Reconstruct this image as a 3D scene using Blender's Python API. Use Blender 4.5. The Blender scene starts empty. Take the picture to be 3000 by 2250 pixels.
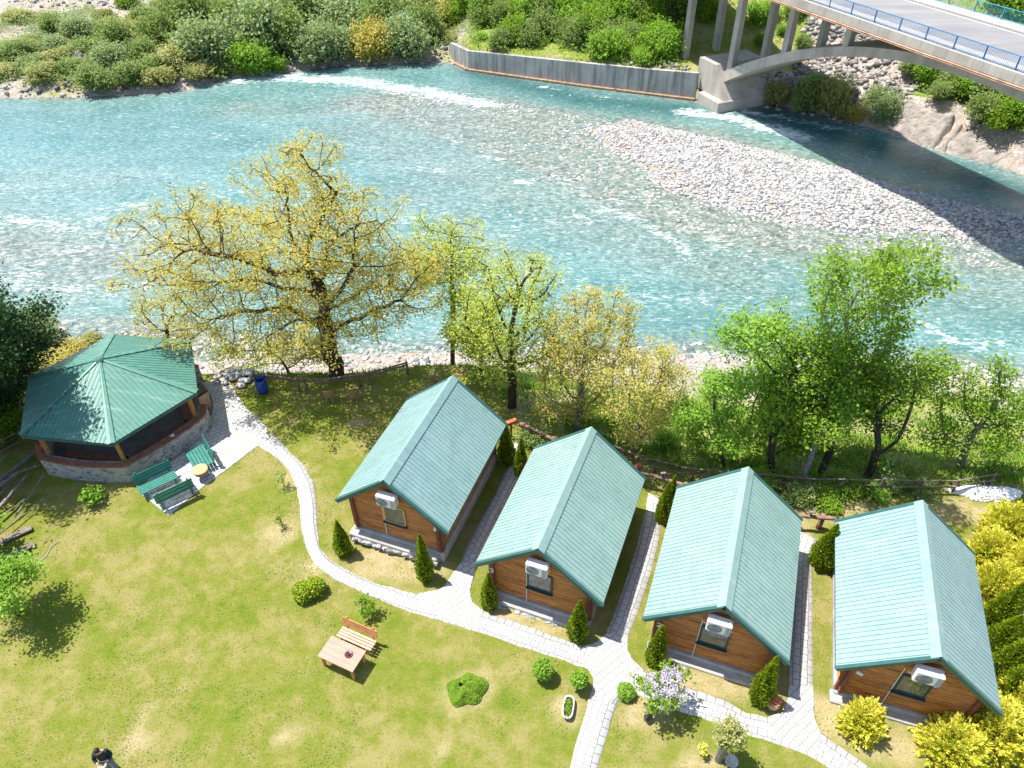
import bpy, math, numpy as np, random
from mathutils import Matrix, Vector
R_=math.radians
rng=np.random.default_rng(7); random.seed(7)
S=bpy.context.scene; COL=S.collection
# ------------------------------------------------------------ camera
FP,PITCH,ROLL,HC=2134.8,0.710243,-0.0122788,25.2363
Fv=np.array([0,math.cos(PITCH),-math.sin(PITCH)]);Uv=np.array([0,math.sin(PITCH),math.cos(PITCH)]);Rv=np.array([1.,0,0])
RR=Rv*math.cos(ROLL)+Uv*math.sin(ROLL);UU=Uv*math.cos(ROLL)-Rv*math.sin(ROLL)
CAMP=np.array([0,0,HC])
cam=bpy.data.cameras.new('camera');co=bpy.data.objects.new('camera',cam);COL.objects.link(co)
cam.sensor_width=36;cam.lens=36*FP/3000;cam.clip_start=.5;cam.clip_end=3000
co.matrix_world=Matrix(((RR[0],UU[0],-Fv[0],0),(RR[1],UU[1],-Fv[1],0),(RR[2],UU[2],-Fv[2],HC),(0,0,0,1)))
S.camera=co
# ------------------------------------------------------------ light
SUN_AZ,SUN_EL=-19.0,68.0      # direction the light travels to (deg from +x), elevation
w=bpy.data.worlds.new("World");S.world=w;w.use_nodes=True
nt=w.node_tree;bg=nt.nodes['Background']
sky=nt.nodes.new('ShaderNodeTexSky');sky.sky_type='NISHITA';sky.sun_disc=False
sky.sun_elevation=R_(SUN_EL);sx,sy=-math.cos(R_(SUN_AZ)),-math.sin(R_(SUN_AZ))
sky.sun_rotation=math.atan2(sx,sy)
nt.links.new(sky.outputs[0],bg.inputs[0]);bg.inputs[1].default_value=0.13
sl=bpy.data.lights.new('sun','SUN');sl.energy=4.6;sl.angle=R_(.53);sl.color=(1,.96,.9)
so=bpy.data.objects.new('sun',sl);COL.objects.link(so)
ld=Vector((math.cos(R_(SUN_AZ))*math.cos(R_(SUN_EL)),math.sin(R_(SUN_AZ))*math.cos(R_(SUN_EL)),-math.sin(R_(SUN_EL))))
so.rotation_euler=ld.to_track_quat('-Z','Y').to_euler();so.location=(0,0,60)
S.view_settings.view_transform='Standard';S.view_settings.look='None';S.view_settings.gamma=1
S.view_settings.exposure=0.95
S.cycles.max_bounces=6;S.cycles.transparent_max_bounces=8
# ------------------------------------------------------------ helpers
ZW=-5.2
def at(x,y,z=0.):
    d=Fv+RR*(x-1500)/FP+UU*(1125-y)/FP
    return CAMP+d*(z-HC)/d[2]
def proj(P):
    d=np.asarray(P)-CAMP;ww=d@Fv
    return np.array([1500+FP*(d@RR)/ww,1125-FP*(d@UU)/ww])
def hgt(P,py,lo=.1,hi=25):
    for _ in range(40):
        m=(lo+hi)/2
        if proj(np.array(P)+[0,0,m])[1]>py: lo=m
        else: hi=m
    return lo
def vnoise(x,y,s,seed=0):
    x=x/s;y=y/s;xi=np.floor(x).astype(int);yi=np.floor(y).astype(int);fx=x-xi;fy=y-yi
    fx=fx*fx*(3-2*fx);fy=fy*fy*(3-2*fy)
    def h(a,b):
        n=(a*374761393+b*668265263+seed*974634777)&0x7fffffff
        n=((n^(n>>13))*1274126177)&0x7fffffff
        return ((n^(n>>16))&0xffff)/65535.
    return (h(xi,yi)*(1-fx)+h(xi+1,yi)*fx)*(1-fy)+(h(xi,yi+1)*(1-fx)+h(xi+1,yi+1)*fx)*fy
def fbm(x,y,s,seed=0,o=4):
    r=0;a=.5
    for i in range(o): r=r+a*vnoise(x,y,s/2**i,seed+i);a*=.5
    return r/(1-.5**o)
def sdist(x,y,poly):
    """distance to closed polygon, negative inside"""
    P=np.array(poly);n=len(P);d=np.full(x.shape,1e9);ins=np.zeros(x.shape,bool)
    for i in range(n):
        a=P[i];b=P[(i+1)%n];e=b-a
        t=np.clip(((x-a[0])*e[0]+(y-a[1])*e[1])/(e@e),0,1)
        d=np.minimum(d,np.hypot(x-a[0]-t*e[0],y-a[1]-t*e[1]))
        c=((a[1]>y)!=(b[1]>y))&(x<(b[0]-a[0])*(y-a[1])/(b[1]-a[1]+1e-12)+a[0])
        ins^=c
    return np.where(ins,-d,d)
def ldist(x,y,pts):
    P=np.array(pts);d=np.full(np.shape(x),1e9)
    for a,b in zip(P[:-1],P[1:]):
        e=b-a;t=np.clip(((x-a[0])*e[0]+(y-a[1])*e[1])/(e@e+1e-9),0,1)
        d=np.minimum(d,np.hypot(x-a[0]-t*e[0],y-a[1]-t*e[1]))
    return d
def sstep(a,b,x): t=np.clip((x-a)/(b-a),0,1);return t*t*(3-2*t)
# ---- properties
def tag(o,label=None,cat=None,group=None,kind=None):
    if label:o['label']=label
    if cat:o['category']=cat
    if group:o['group']=group
    if kind:o['kind']=kind
    return o
def link(o,parent=None):
    COL.objects.link(o)
    if parent:o.parent=parent
    return o
def empty(name,loc,rz=0):
    o=bpy.data.objects.new(name,None);o.location=tuple(loc);o.rotation_euler=(0,0,rz);o.empty_display_size=.2
    return link(o)
def copy_tree(o,parent=None):
    c=o.copy();COL.objects.link(c)
    if parent:c.parent=parent
    for ch in list(o.children): copy_tree(ch,c)
    return c
def npmesh(name,V,Fc,mat,parent=None,smooth=False,attrs=None,nv=4,mi=None):
    """V Nx3, Fc MxK same-size faces"""
    me=bpy.data.meshes.new(name);V=np.asarray(V,np.float32);Fc=np.asarray(Fc,np.int32);M,K=Fc.shape
    me.vertices.add(len(V));me.vertices.foreach_set('co',V.ravel())
    me.loops.add(M*K);me.loops.foreach_set('vertex_index',Fc.ravel())
    me.polygons.add(M);me.polygons.foreach_set('loop_start',np.arange(0,M*K,K,dtype=np.int32))
    try: me.polygons.foreach_set('loop_total',np.full(M,K,np.int32))
    except Exception: pass
    if smooth: me.polygons.foreach_set('use_smooth',np.ones(M,bool))
    for k,(dom,a) in (attrs or {}).items():
        at_=me.attributes.new(k,'FLOAT',dom);at_.data.foreach_set('value',np.asarray(a,np.float32).ravel())
    me.update(calc_edges=True);me.validate()
    if mat: me.materials.append(mat)
    return link(bpy.data.objects.new(name,me),parent)
class MB:
    def __init__(s): s.v=[];s.f=[];s.M=Matrix.Identity(4);s.m=[];s.cur=0
    def add(s,vs,fs):
        b=len(s.v);s.v+=[tuple(s.M@Vector(v)) for v in vs];s.f+=[tuple(i+b for i in f) for f in fs];s.m+=[s.cur]*len(fs);return s
    def box(s,c,d,rz=0,bev=0,M=None):
        x,y,z=[q/2 for q in d];m=(M or Matrix.Rotation(rz,4,'Z'))
        if bev<=0:
            vs=[(a*x,b*y,e*z) for a in(-1,1) for b in(-1,1) for e in(-1,1)]
            fs=[(0,1,3,2),(4,6,7,5),(0,4,5,1),(2,3,7,6),(0,2,6,4),(1,5,7,3)]
        else:
            t=bev;ring=[(x-t,y),(x,y-t),(x,-y+t),(x-t,-y),(-x+t,-y),(-x,-y+t),(-x,y-t),(-x+t,y)]
            lev=[(-z,t),(-z+t,0),(z-t,0),(z,t)];vs=[]
            for zz,ins in lev:
                for a,b in ring: vs.append((a-math.copysign(ins,a),b-math.copysign(ins,b),zz))
            fs=[tuple(range(8)),tuple(range(31,23,-1))]
            for l in range(3):
                for i in range(8): fs.append((l*8+i,l*8+8+i,l*8+8+(i+1)%8,l*8+(i+1)%8))
        vs=[tuple(m@Vector(v)+Vector(c)) for v in vs];return s.add(vs,fs)
    def beam(s,a,b,wd,ht,up=(0,0,1)):
        a=Vector(a);b=Vector(b);d=(b-a);L=d.length;d.normalize();u=Vector(up);r=d.cross(u)
        if r.length<1e-3:r=d.cross(Vector((1,0,0)))
        r.normalize();u=r.cross(d);vs=[]
        for p in(a,b):
            for i,j in((-1,-1),(1,-1),(1,1),(-1,1)): vs.append(tuple(p+r*i*wd/2+u*j*ht/2))
        return s.add(vs,[(3,2,1,0),(4,5,6,7),(0,1,5,4),(1,2,6,5),(2,3,7,6),(3,0,4,7)])
    def tube(s,pts,rad,n=8,cap=True):
        pts=[Vector(p) for p in pts];rad=rad if hasattr(rad,'__len__') else [rad]*len(pts);vs=[];ref=None
        for i,p in enumerate(pts):
            d=(pts[min(i+1,len(pts)-1)]-pts[max(i-1,0)]);d=d.normalized() if d.length>1e-9 else Vector((0,0,1))
            if ref is None or abs(ref.dot(d))>.95: ref=Vector((0,0,1)) if abs(d.z)<.9 else Vector((1,0,0))
            a=d.cross(ref).normalized();b=a.cross(d)
            ref=b if False else ref
            for k in range(n):
                t=2*math.pi*k/n;vs.append(tuple(p+(a*math.cos(t)+b*math.sin(t))*rad[i]))
        fs=[(i*n+k,i*n+(k+1)%n,(i+1)*n+(k+1)%n,(i+1)*n+k) for i in range(len(pts)-1) for k in range(n)]
        if cap: fs+=[tuple(range(n-1,-1,-1)),tuple((len(pts)-1)*n+k for k in range(n))]
        return s.add(vs,fs)
    def lathe(s,prof,c=(0,0,0),n=20):
        vs=[(c[0]+r*math.cos(2*math.pi*k/n),c[1]+r*math.sin(2*math.pi*k/n),c[2]+z) for r,z in prof for k in range(n)]
        fs=[(i*n+k,i*n+(k+1)%n,(i+1)*n+(k+1)%n,(i+1)*n+k) for i in range(len(prof)-1) for k in range(n)]
        return s.add(vs,fs)
    def prism(s,poly,z0,z1):
        n=len(poly);vs=[(x,y,z0) for x,y in poly]+[(x,y,z1) for x,y in poly]
        return s.add(vs,[tuple(range(n-1,-1,-1)),tuple(range(n,2*n))]+[(i,(i+1)%n,n+(i+1)%n,n+i) for i in range(n)])
    def build(s,name,mats,parent=None,smooth=False):
        me=bpy.data.meshes.new(name);me.from_pydata(s.v,[],s.f)
        if not isinstance(mats,(list,tuple)):mats=[mats]
        for m in mats:me.materials.append(m)
        if len(mats)>1: me.polygons.foreach_set('material_index',s.m)
        if smooth: me.polygons.foreach_set('use_smooth',[True]*len(s.f))
        me.update();return link(bpy.data.objects.new(name,me),parent)
# ------------------------------------------------------------ materials
class NT:
    def __init__(s,name):
        s.m=bpy.data.materials.new(name);s.m.use_nodes=True;s.t=s.m.node_tree;s.b=s.t.nodes['Principled BSDF'];s.out=s.t.nodes['Material Output']
        s.geo=s.t.nodes.new('ShaderNodeNewGeometry')
    def n(s,t,**k):
        x=s.t.nodes.new(t)
        for a,b in k.items(): setattr(x,a,b)
        return x
    def l(s,a,b): s.t.links.new(a,b)
    def setv(s,sock,v):
        if hasattr(v,'is_output') or hasattr(v,'links'): s.l(v,sock)
        else: sock.default_value=(tuple(v)+(1,) if hasattr(v,'__len__') and len(v)==3 and sock.type=='RGBA' else v)
    def pos(s,sc=(1,1,1),rot=(0,0,0),src=None):
        m=s.n('ShaderNodeMapping');m.inputs['Scale'].default_value=sc;m.inputs['Rotation'].default_value=rot
        s.l(src or s.geo.outputs['Position'],m.inputs[0]);return m.outputs[0]
    def noise(s,sc,det=4,vec=None,rough=.55,dist=0):
        x=s.n('ShaderNodeTexNoise');x.inputs['Scale'].default_value=sc;x.inputs['Detail'].default_value=det;x.inputs['Roughness'].default_value=rough;x.inputs['Distortion'].default_value=dist
        s.l(vec or s.geo.outputs['Position'],x.inputs['Vector']);return x.outputs[0]
    def ramp(s,f,stops,interp='LINEAR'):
        x=s.n('ShaderNodeValToRGB');x.color_ramp.interpolation=interp;e=x.color_ramp.elements
        while len(e)<len(stops): e.new(.5)
        for q,(p,c) in zip(e,stops): q.position=p;q.color=(tuple(c)+(1,)) if hasattr(c,'__len__') else (c,c,c,1)
        s.l(f,x.inputs[0]);return x.outputs[0]
    def mix(s,f,a,b,bt='MIX'):
        x=s.n('ShaderNodeMix',data_type='RGBA',blend_type=bt);s.setv(x.inputs[0],f);s.setv(x.inputs[6],a);s.setv(x.inputs[7],b);return x.outputs[2]
    def math(s,op,a,b=0.,c=None,clamp=False):
        x=s.n('ShaderNodeMath',operation=op,use_clamp=clamp);s.setv(x.inputs[0],a);s.setv(x.inputs[1],b)
        if c is not None:s.setv(x.inputs[2],c)
        return x.outputs[0]
    def attr(s,name): x=s.n('ShaderNodeAttribute',attribute_name=name);return x.outputs['Fac']
    def bump(s,h,st=.3,dist=.05):
        x=s.n('ShaderNodeBump');x.inputs['Strength'].default_value=st;x.inputs['Distance'].default_value=dist;s.l(h,x.inputs['Height']);s.l(x.outputs[0],s.b.inputs['Normal'])
    def fin(s,col,rough=.6,spec=.3,metal=0):
        s.setv(s.b.inputs['Base Color'],col);s.setv(s.b.inputs['Roughness'],rough);s.b.inputs['Specular IOR Level'].default_value=spec;s.b.inputs['Metallic'].default_value=metal;return s.m
def hx(c,k): return tuple(min(1,x*k) for x in c)
def simple(name,c,var=.25,sc=4,rough=.6,spec=.3,bump=.2,bsc=20,metal=0,stretch=(1,1,1),dirt=None):
    t=NT(name);v=t.pos(stretch);f=t.noise(sc,5,v)
    col=t.ramp(f,[(.3,hx(c,1-var)),(.7,hx(c,1+var))])
    if dirt: col=t.mix(t.ramp(t.noise(dirt[1],5),[(.5,0),(.7,1)]),col,dirt[0])
    if bump: t.bump(t.noise(bsc,4,v),bump,.02)
    return t.fin(col,rough,spec,metal)
def leafmat(name,stops,tr=.35,sc=.8,spec=.25):
    t=NT(name);r=t.attr('rnd');f=t.math('ADD',t.math('MULTIPLY',r,.6),t.math('MULTIPLY',t.noise(sc,3),.6));
    col=t.ramp(f,stops);t.fin(col,.55,spec)
    tb=t.n('ShaderNodeBsdfTranslucent');t.l(t.mix(1,col,(1.25,1.3,.7),'MULTIPLY'),tb.inputs[0])
    mx=t.n('ShaderNodeMixShader');mx.inputs[0].default_value=tr;t.l(t.b.outputs[0],mx.inputs[1]);t.l(tb.outputs[0],mx.inputs[2]);t.l(mx.outputs[0],t.out.inputs[0])
    return t.m
MT={}
MT['oak']=leafmat('oak_leaf',[(.25,(.3,.31,.05)),(.5,(.45,.4,.07)),(.75,(.57,.42,.09)),(.95,(.4,.42,.1))],.4)
MT['spring']=leafmat('spring_leaf',[(.25,(.28,.37,.045)),(.6,(.4,.46,.075)),(.9,(.54,.53,.11))],.4)
MT['copper']=leafmat('copper_leaf',[(.2,(.3,.37,.06)),(.5,(.43,.44,.09)),(.75,(.53,.43,.13)),(.95,(.54,.36,.14))],.42)
MT['green']=leafmat('green_leaf',[(.2,(.1,.19,.012)),(.55,(.18,.3,.02)),(.9,(.27,.4,.045))],.4)
MT['bright']=leafmat('bright_leaf',[(.2,(.13,.26,.02)),(.55,(.21,.37,.035)),(.9,(.31,.46,.07))],.4)
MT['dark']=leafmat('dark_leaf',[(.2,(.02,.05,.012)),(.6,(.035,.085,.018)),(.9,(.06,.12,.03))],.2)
MT['grey']=leafmat('willow_leaf',[(.2,(.17,.24,.1)),(.6,(.27,.35,.16)),(.9,(.38,.45,.23))],.4)
MT['olive']=leafmat('olive_leaf',[(.2,(.24,.27,.08)),(.6,(.34,.36,.12)),(.9,(.46,.4,.17))],.35)
MT['mid']=leafmat('thicket_leaf',[(.2,(.14,.21,.055)),(.6,(.22,.3,.085)),(.9,(.32,.39,.14))],.4)
MT['ochre']=leafmat('ochre_leaf',[(.2,(.34,.31,.05)),(.6,(.46,.4,.08)),(.9,(.5,.42,.14))],.3)
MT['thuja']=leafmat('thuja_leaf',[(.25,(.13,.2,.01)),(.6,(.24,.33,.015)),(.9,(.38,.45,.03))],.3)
MT['gold']=leafmat('gold_leaf',[(.25,(.34,.42,.03)),(.55,(.66,.62,.06)),(.9,(.85,.76,.17))],.35)
MT['lilac']=leafmat('lilac_flower',[(.2,(.42,.33,.55)),(.8,(.68,.6,.78))],.3)
MT['flower']=leafmat('pink_flower',[(.2,(.6,.25,.12)),(.6,(.75,.45,.25)),(.9,(.6,.1,.12))],.3)
MT['bark']=simple('bark',(.06,.048,.04),.4,6,.9,.1,.6,30,stretch=(1,1,.25))
MT['bark2']=simple('grey_bark',(.2,.175,.15),.35,6,.9,.1,.6,30,stretch=(1,1,.25))
MT['birch']=simple('birch_bark',(.27,.26,.24),.35,9,.8,.1,.4,30)
def grassblade():
    t=NT('grass_blade');return t.fin(t.ramp(t.noise(.6,3),[(.3,(.13,.27,.02)),(.55,(.22,.38,.035)),(.75,(.38,.44,.1))]),.6,.2)
MT['blade']=grassblade()
# ------------------------------------------------------------ terrain height
far_px=[(-300,300),(0,285),(270,285),(480,270),(560,262),(640,235),(820,215),(1000,190),(1310,182),(1372,203),(1700,250),(2040,292),(2110,312),(2200,300),(2400,335),(2560,372),(2620,392),(2750,440),(2900,475),(3000,512),(3200,600)]
far=np.array([at(a,b,ZW)[:2] for a,b in far_px])
near_px=[(-200,960),(0,960),(250,960),(640,1010),(900,1040),(1200,1040),(1400,1035),(1700,1040),(2048,1037),(2160,1042),(2400,1060),(2820,1081),(3000,1112),(3200,1140)]
near=np.array([at(a,b,ZW)[:2] for a,b in near_px])
crest=np.array([(-200,31),(-30,31.5),(-13,30.4),(-9.2,30.4),(-5,31),(-2.5,31),(.5,27.5),(3,25.3),(8,23.4),(11,22.4),(24,22.4),(40,22)])
def yfar(x): return np.interp(x,far[:,0],far[:,1])
def ynear(x): return np.interp(x,near[:,0],near[:,1])
def ycrest(x): return np.interp(x,crest[:,0],crest[:,1])
bar_px=[(1840,352),(1930,372),(2008,390),(2110,413),(2313,460),(2517,511),(2619,555),(2788,596),(3000,643),(3200,678),(3200,700),(3000,695),(2870,708),(2788,692),(2652,665),(2449,663),(2313,650),(2178,623),(2083,589),(1950,560),(1900,500),(1800,440),(1730,385)]
BAR=[at(a,b,ZW)[:2] for a,b in bar_px]
shal_px=[(1150,270),(1500,305),(1907,379),(2100,405),(2400,480),(2800,590),(3200,670),(3300,760),(3000,790),(2700,760),(2300,730),(2000,680),(1700,560),(1450,450),(1200,360),(1000,300)]
SHAL=[at(a,b,ZW)[:2] for a,b in shal_px]
def zt(x,y):
    x=np.asarray(x,float);y=np.asarray(y,float)
    yc,yn,yf=ycrest(x),ynear(x),yfar(x)
    n1=fbm(x,y,3,1)-.5;n2=fbm(x,y,1.1,5)-.5
    # near bank
    t=np.clip((y-yc)/(np.maximum(yn-yc,.5)),0,1)
    steep=sstep(2,-6,x)                       # left part drops fast, right part gently
    prof=(1-steep)*(.25*t+.75*t**1.3)+steep*np.clip(t*1.55,0,1)**.9*.93+steep*.07*t
    zn=ZW*prof+n1*.25*sstep(0,.15,t)
    # river bed
    dn=y-yn;df=yf-y
    bed=ZW-.15-np.minimum(np.minimum(dn,df)*.12,1.1)+n1*.3
    sb=sdist(x,y,BAR);ss=sdist(x,y,SHAL)
    bed=np.maximum(bed,ZW-.35-np.clip(ss,0,6)*.15)
    bed=np.maximum(bed,ZW+.02+np.clip(-sb,-.6,3)*.16+n2*.1) if True else bed
    # far bank
    d=y-yf
    hillm=sstep(-9,-4,x)
    low=ZW+np.clip(d*.45,0,.9)+np.clip(d-2,0,200)*.03+n1*.8*sstep(0,3,d)
    wall=sstep(-5.2,-5,x)*(1-sstep(37,38.5,x))
    hill=np.where(wall>.5,ZW+2.75+np.clip(d-.8,0,9)*.06,ZW+np.clip(d,0,6)*.5)+np.clip(d-9,0,60)*.47+np.clip(d-69,0,400)*.1+n1*1.2*sstep(2,6,d)
    hill=np.where((wall>.5)&(d<.5),ZW-1.2,hill)
    zf=low*(1-hillm)+hill*hillm
    z=np.where(y<yc,0.,np.where(y<yn,zn,np.where(y<yf,bed,zf)))
    lawn=(fbm(x,y,6,9)-.5)*.05*sstep(0,2,yc-y)
    return np.where(y<yc,lawn*0+(fbm(x,y,5,9)-.5)*.0,z)
Z1=lambda x,y: float(zt(np.array([x]),np.array([y]))[0])
def atg(px,py,z0=0,it=12):
    """point of the terrain seen at a photo pixel"""
    z=z0
    for _ in range(it):
        P=at(px,py,z);z=.5*z+.5*Z1(P[0],P[1])
    P=at(px,py,z);return np.array([P[0],P[1],Z1(P[0],P[1])])
# ------------------------------------------------------------ ground
def axis(lo,hi,st,out):
    a=np.arange(lo,hi+1e-6,st);return np.concatenate([[lo-o for o in out[::-1]],a,[hi+o for o in out]])
gx=axis(-80,70,.5,[3,8,20,50,110,220,450,900]);gy=axis(-8,150,.5,[3,8,20,50,110,220,450,900])
X,Y=np.meshgrid(gx,gy);Zg=zt(X,Y)
nx,ny=len(gx),len(gy);idx=np.arange(nx*ny).reshape(ny,nx)
Fq=np.stack([idx[:-1,:-1],idx[:-1,1:],idx[1:,1:],idx[1:,:-1]],-1).reshape(-1,4)
yc,yn,yf=ycrest(X),ynear(X),yfar(X)
inl=sstep(.4,-.4,Y-yc+(fbm(X,Y,1.5,3)-.5)*1.5)            # lawn
tt=(Y-yc)/np.maximum(yn-yc,.5)
stony=sstep(.45,.75,tt+(fbm(X,Y,2.5,21)-.5)*.7)*(Y>yc)
stony=np.maximum(stony,sstep(-30,-24,X)*sstep(-8,-13,X)*sstep(.0,.3,tt))
rip=[atg(a,b,2)[:2] for a,b in((2370,60),(2560,40),(2700,190),(2650,300),(2480,330),(2330,240))]
riv=(Y>yn)&(Y<yf)
fard=Y-yf
far_st=sstep(.35,.6,fbm(X,Y,9,31)+sstep(6,0,fard)*.25+sstep(-45,-60,X)*.25*sstep(10,30,fard))*(Y>yf)*(X<-5)
ripm=sstep(1.5,-1.5,sdist(X,Y,rip)+(fbm(X,Y,3,8)-.5)*3)
outm=sstep(35,37,X)*sstep(7.5,5.5,fard)*(Y>yf);botm=(X>22)*(X<37)*(Y>yf)*sstep(5,3,fard)
stony=np.clip(np.maximum.reduce([stony*(Y<=yn),riv*1.,far_st,ripm,outm,botm]),0,1)
grassy=np.clip((1-inl),0,1)
dirt_px=[(1180,1660,2.2,.8),(1150,1625,1.5,.6),(1560,1800,2.5,.6),(1620,1835,1.6,.5),(2080,2010,2.5,.6),(2480,2120,1.5,1),(2420,2110,.6,1),(2600,2190,1.6,.6),(845,2155,.35,.55),(420,2150,.3,1.3),(400,2200,.3,.6),(1368,2025,.95,.85),(870,1390,.5,1),(1050,1240,.6,.4),(820,1560,.8,.8),(920,1660,.8,.5),(730,1235,.8,.5),(1880,2090,.8,.6),(2070,2240,1.1,.5),(1665,2080,.5,.6),(2380,1600,.5,1.6),(1760,1300,3,.8),(2080,1450,2.5,.6),(2460,1500,2.2,.5),(2830,1500,2.4,.6),(1290,2205,.4,.3)]
dm=np.zeros_like(X)
for a,b,ra,rb in dirt_px:
    c=at(a,b,0);dm=np.maximum(dm,sstep(1.25,.6,np.hypot((X-c[0])/ra,(Y-c[1])/rb)+(fbm(X,Y,1,17)-.5)*.7))
def groundmat():
    t=NT('ground');st=t.attr('stony');gr=t.attr('wild');di=t.attr('dirt')
    n1=t.noise(.35,5,rough=.6);n2=t.noise(1.6,5,rough=.65);n3=t.noise(13,6,rough=.75);n4=t.noise(45,3,rough=.7)
    nb=t.noise(9,4,t.pos((.5,1.5,1),(0,0,.6)))
    f=t.math('ADD',t.math('MULTIPLY',n1,.45),t.math('ADD',t.math('MULTIPLY',n2,.35),t.math('MULTIPLY',n3,.3)))
    lawn=t.ramp(f,[(.4,(.09,.15,.01)),(.47,(.15,.19,.02)),(.54,(.205,.205,.04)),(.62,(.3,.25,.1))])
    lawn=t.mix(t.ramp(n4,[(.38,.9),(.6,0.)]),lawn,t.mix(1,lawn,(.62,.72,.5),'MULTIPLY'))
    lawn=t.mix(t.ramp(nb,[(.55,0),(.75,.45)]),lawn,(.29,.25,.09))
    wild=t.ramp(f,[(.36,(.14,.25,.02)),(.46,(.22,.33,.035)),(.54,(.33,.35,.08)),(.62,(.46,.37,.22))])
    wild=t.mix(t.ramp(n4,[(.4,.7),(.6,0)]),wild,(.04,.08,.01))
    dirt=t.ramp(t.math('ADD',t.math('MULTIPLY',n3,.6),t.math('MULTIPLY',n2,.4)),[(.38,(.22,.2,.06)),(.5,(.38,.3,.16)),(.62,(.46,.36,.24))])
    v=t.n('ShaderNodeTexVoronoi');v.inputs['Scale'].default_value=3.2;t.l(t.geo.outputs['Position'],v.inputs['Vector'])
    ve=t.n('ShaderNodeTexVoronoi',feature='DISTANCE_TO_EDGE');ve.inputs['Scale'].default_value=3.2;t.l(t.geo.outputs['Position'],ve.inputs['Vector'])
    hs=t.n('ShaderNodeSeparateColor');t.l(v.outputs['Color'],hs.inputs[0])
    stone=t.ramp(hs.outputs[0],[(0,(.24,.22,.2)),(.5,(.38,.36,.34)),(.85,(.5,.48,.46)),(1,(.44,.33,.24))])
    stone=t.mix(t.ramp(ve.outputs['Distance'],[(0,1),(.07,0)]),stone,(.13,.115,.09))
    stone=t.mix(t.ramp(n2,[(.4,0),(.62,.85)]),stone,(.36,.27,.2))
    col=t.mix(gr,lawn,wild);col=t.mix(t.math('MULTIPLY',di,.8),col,dirt);col=t.mix(st,col,stone)
    h=t.math('ADD',t.math('MULTIPLY',n3,.7),t.math('MULTIPLY',n4,.5));h=t.math('ADD',h,t.math('MULTIPLY',t.math('MULTIPLY',ve.outputs['Distance'],st),2))
    t.bump(h,.7,.05);return t.fin(col,.9,.1)
g=npmesh('ground',np.stack([X,Y,Zg],-1).reshape(-1,3),Fq,groundmat(),smooth=True,attrs={'stony':('POINT',stony),'wild':('POINT',grassy),'dirt':('POINT',dm*inl)})
tag(g,kind='structure')
# ------------------------------------------------------------ water
wx=np.arange(-120,110,.55);wy=np.arange(27,125,.55);WX,WY=np.meshgrid(wx,wy)
wz=ZW+(fbm(WX*.6,WY,2.2,41)-.5)*.14+(fbm(WX,WY*1.3,.9,44,2)-.5)*.05
foam_l=[([(-50,640),(200,660),(420,600)],3,.6),([(-50,800),(250,860),(450,820)],2.5,.6),([(1500,650),(1700,640),(1900,560)],2,.55),([(1250,700),(1500,820),(1800,850)],2.5,.5),([(2200,760),(2600,880)],1.5,.45),([(560,245),(800,225),(1050,240),(1250,270),(1420,305)],2.6,.95),([(620,225),(900,210),(1200,215),(1350,215)],1.3,.45),([(2000,330),(2130,340),(2250,375),(2350,400)],2.0,1.),([(2150,320),(2330,350),(2480,385)],1.2,.75),
 ([(1590,255),(1700,275),(1850,290)],.9,.6),([(-50,880),(150,760),(420,660)],3,.55),([(0,700),(300,620)],4,.3),([(1780,600),(1950,690),(2020,750)],1.2,.75),([(1950,600),(2150,730)],1.5,.65),([(2050,740),(2250,760)],1.2,.5),([(1180,490),(1300,500)],.8,.7),([(1480,530),(1560,535)],.6,.9),([(1600,780),(1780,690)],2,.4),([(1100,440),(1600,640)],4,.32),
 ([(2700,950),(2800,1000),(2950,1010)],.8,.8),([(2100,860),(2400,930)],1,.35),([(1500,950),(1900,990)],2,.4),([(200,850),(600,960)],2,.35),([(1000,1000),(1400,990)],1.2,.4),([(2680,770),(2900,900)],1.5,.3),([(600,390),(1000,500)],4,.4),([(1900,860),(2150,900)],2,.5),([(-50,560),(300,520)],3,.5),([(450,620),(700,560),(1000,560)],3,.5),([(1350,420),(1700,560)],3,.55),([(1200,640),(1450,900)],3,.5)]
foam=np.zeros_like(WX)+.3
for pts,wd,v in foam_l:
    L=[at(a,b,ZW)[:2] for a,b in pts];foam=np.maximum(foam,v*np.exp(-(ldist(WX,WY,L)/wd)**2))
nf=yfar(WX)-WY;nn=WY-ynear(WX)
shal=np.maximum.reduce([sstep(3.2,.2,nn),sstep(2.0,.1,nf)*.9,sstep(4.5,-1.0,sdist(WX,WY,SHAL)),sstep(3,0,sdist(WX,WY,BAR))])
gl=[([(0,560),(350,520)],6,.35),([(-100,720),(300,760)],7,.95),([(1050,380),(1700,620),(2100,760)],6,.55),([(1400,330),(1700,420)],5,.8),([(700,320),(1200,330)],3,.5),([(2600,850),(3000,880)],3,.5),([(1200,560),(1500,760)],4,.4),([(2750,420),(3000,540)],1.,.35)]
for pts,wd,v in gl:
    L=[at(a,b,ZW)[:2] for a,b in pts];shal=np.maximum(shal,v*np.exp(-(ldist(WX,WY,L)/wd)**2))
shal=np.clip(shal+(fbm(WX,WY*1.5,4,51)-.5)*.35,0,1)
deep=np.zeros_like(WX)
for pts,wd,v in [([(2250,335),(2500,410),(2750,500),(3000,570)],3.5,1),([(1400,215),(1700,290),(2000,320)],3,.8),([(2100,330),(2300,350)],2,.5),([(1500,960),(1900,960),(2300,960)],2.2,.3),([(0,340),(500,400),(700,420)],4,.25),([(2750,850),(3000,950)],2,.25)]:
    L=[at(a,b,ZW)[:2] for a,b in pts];deep=np.maximum(deep,v*np.exp(-(ldist(WX,WY,L)/wd)**2))
shal=shal*(1-.9*deep)
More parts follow.
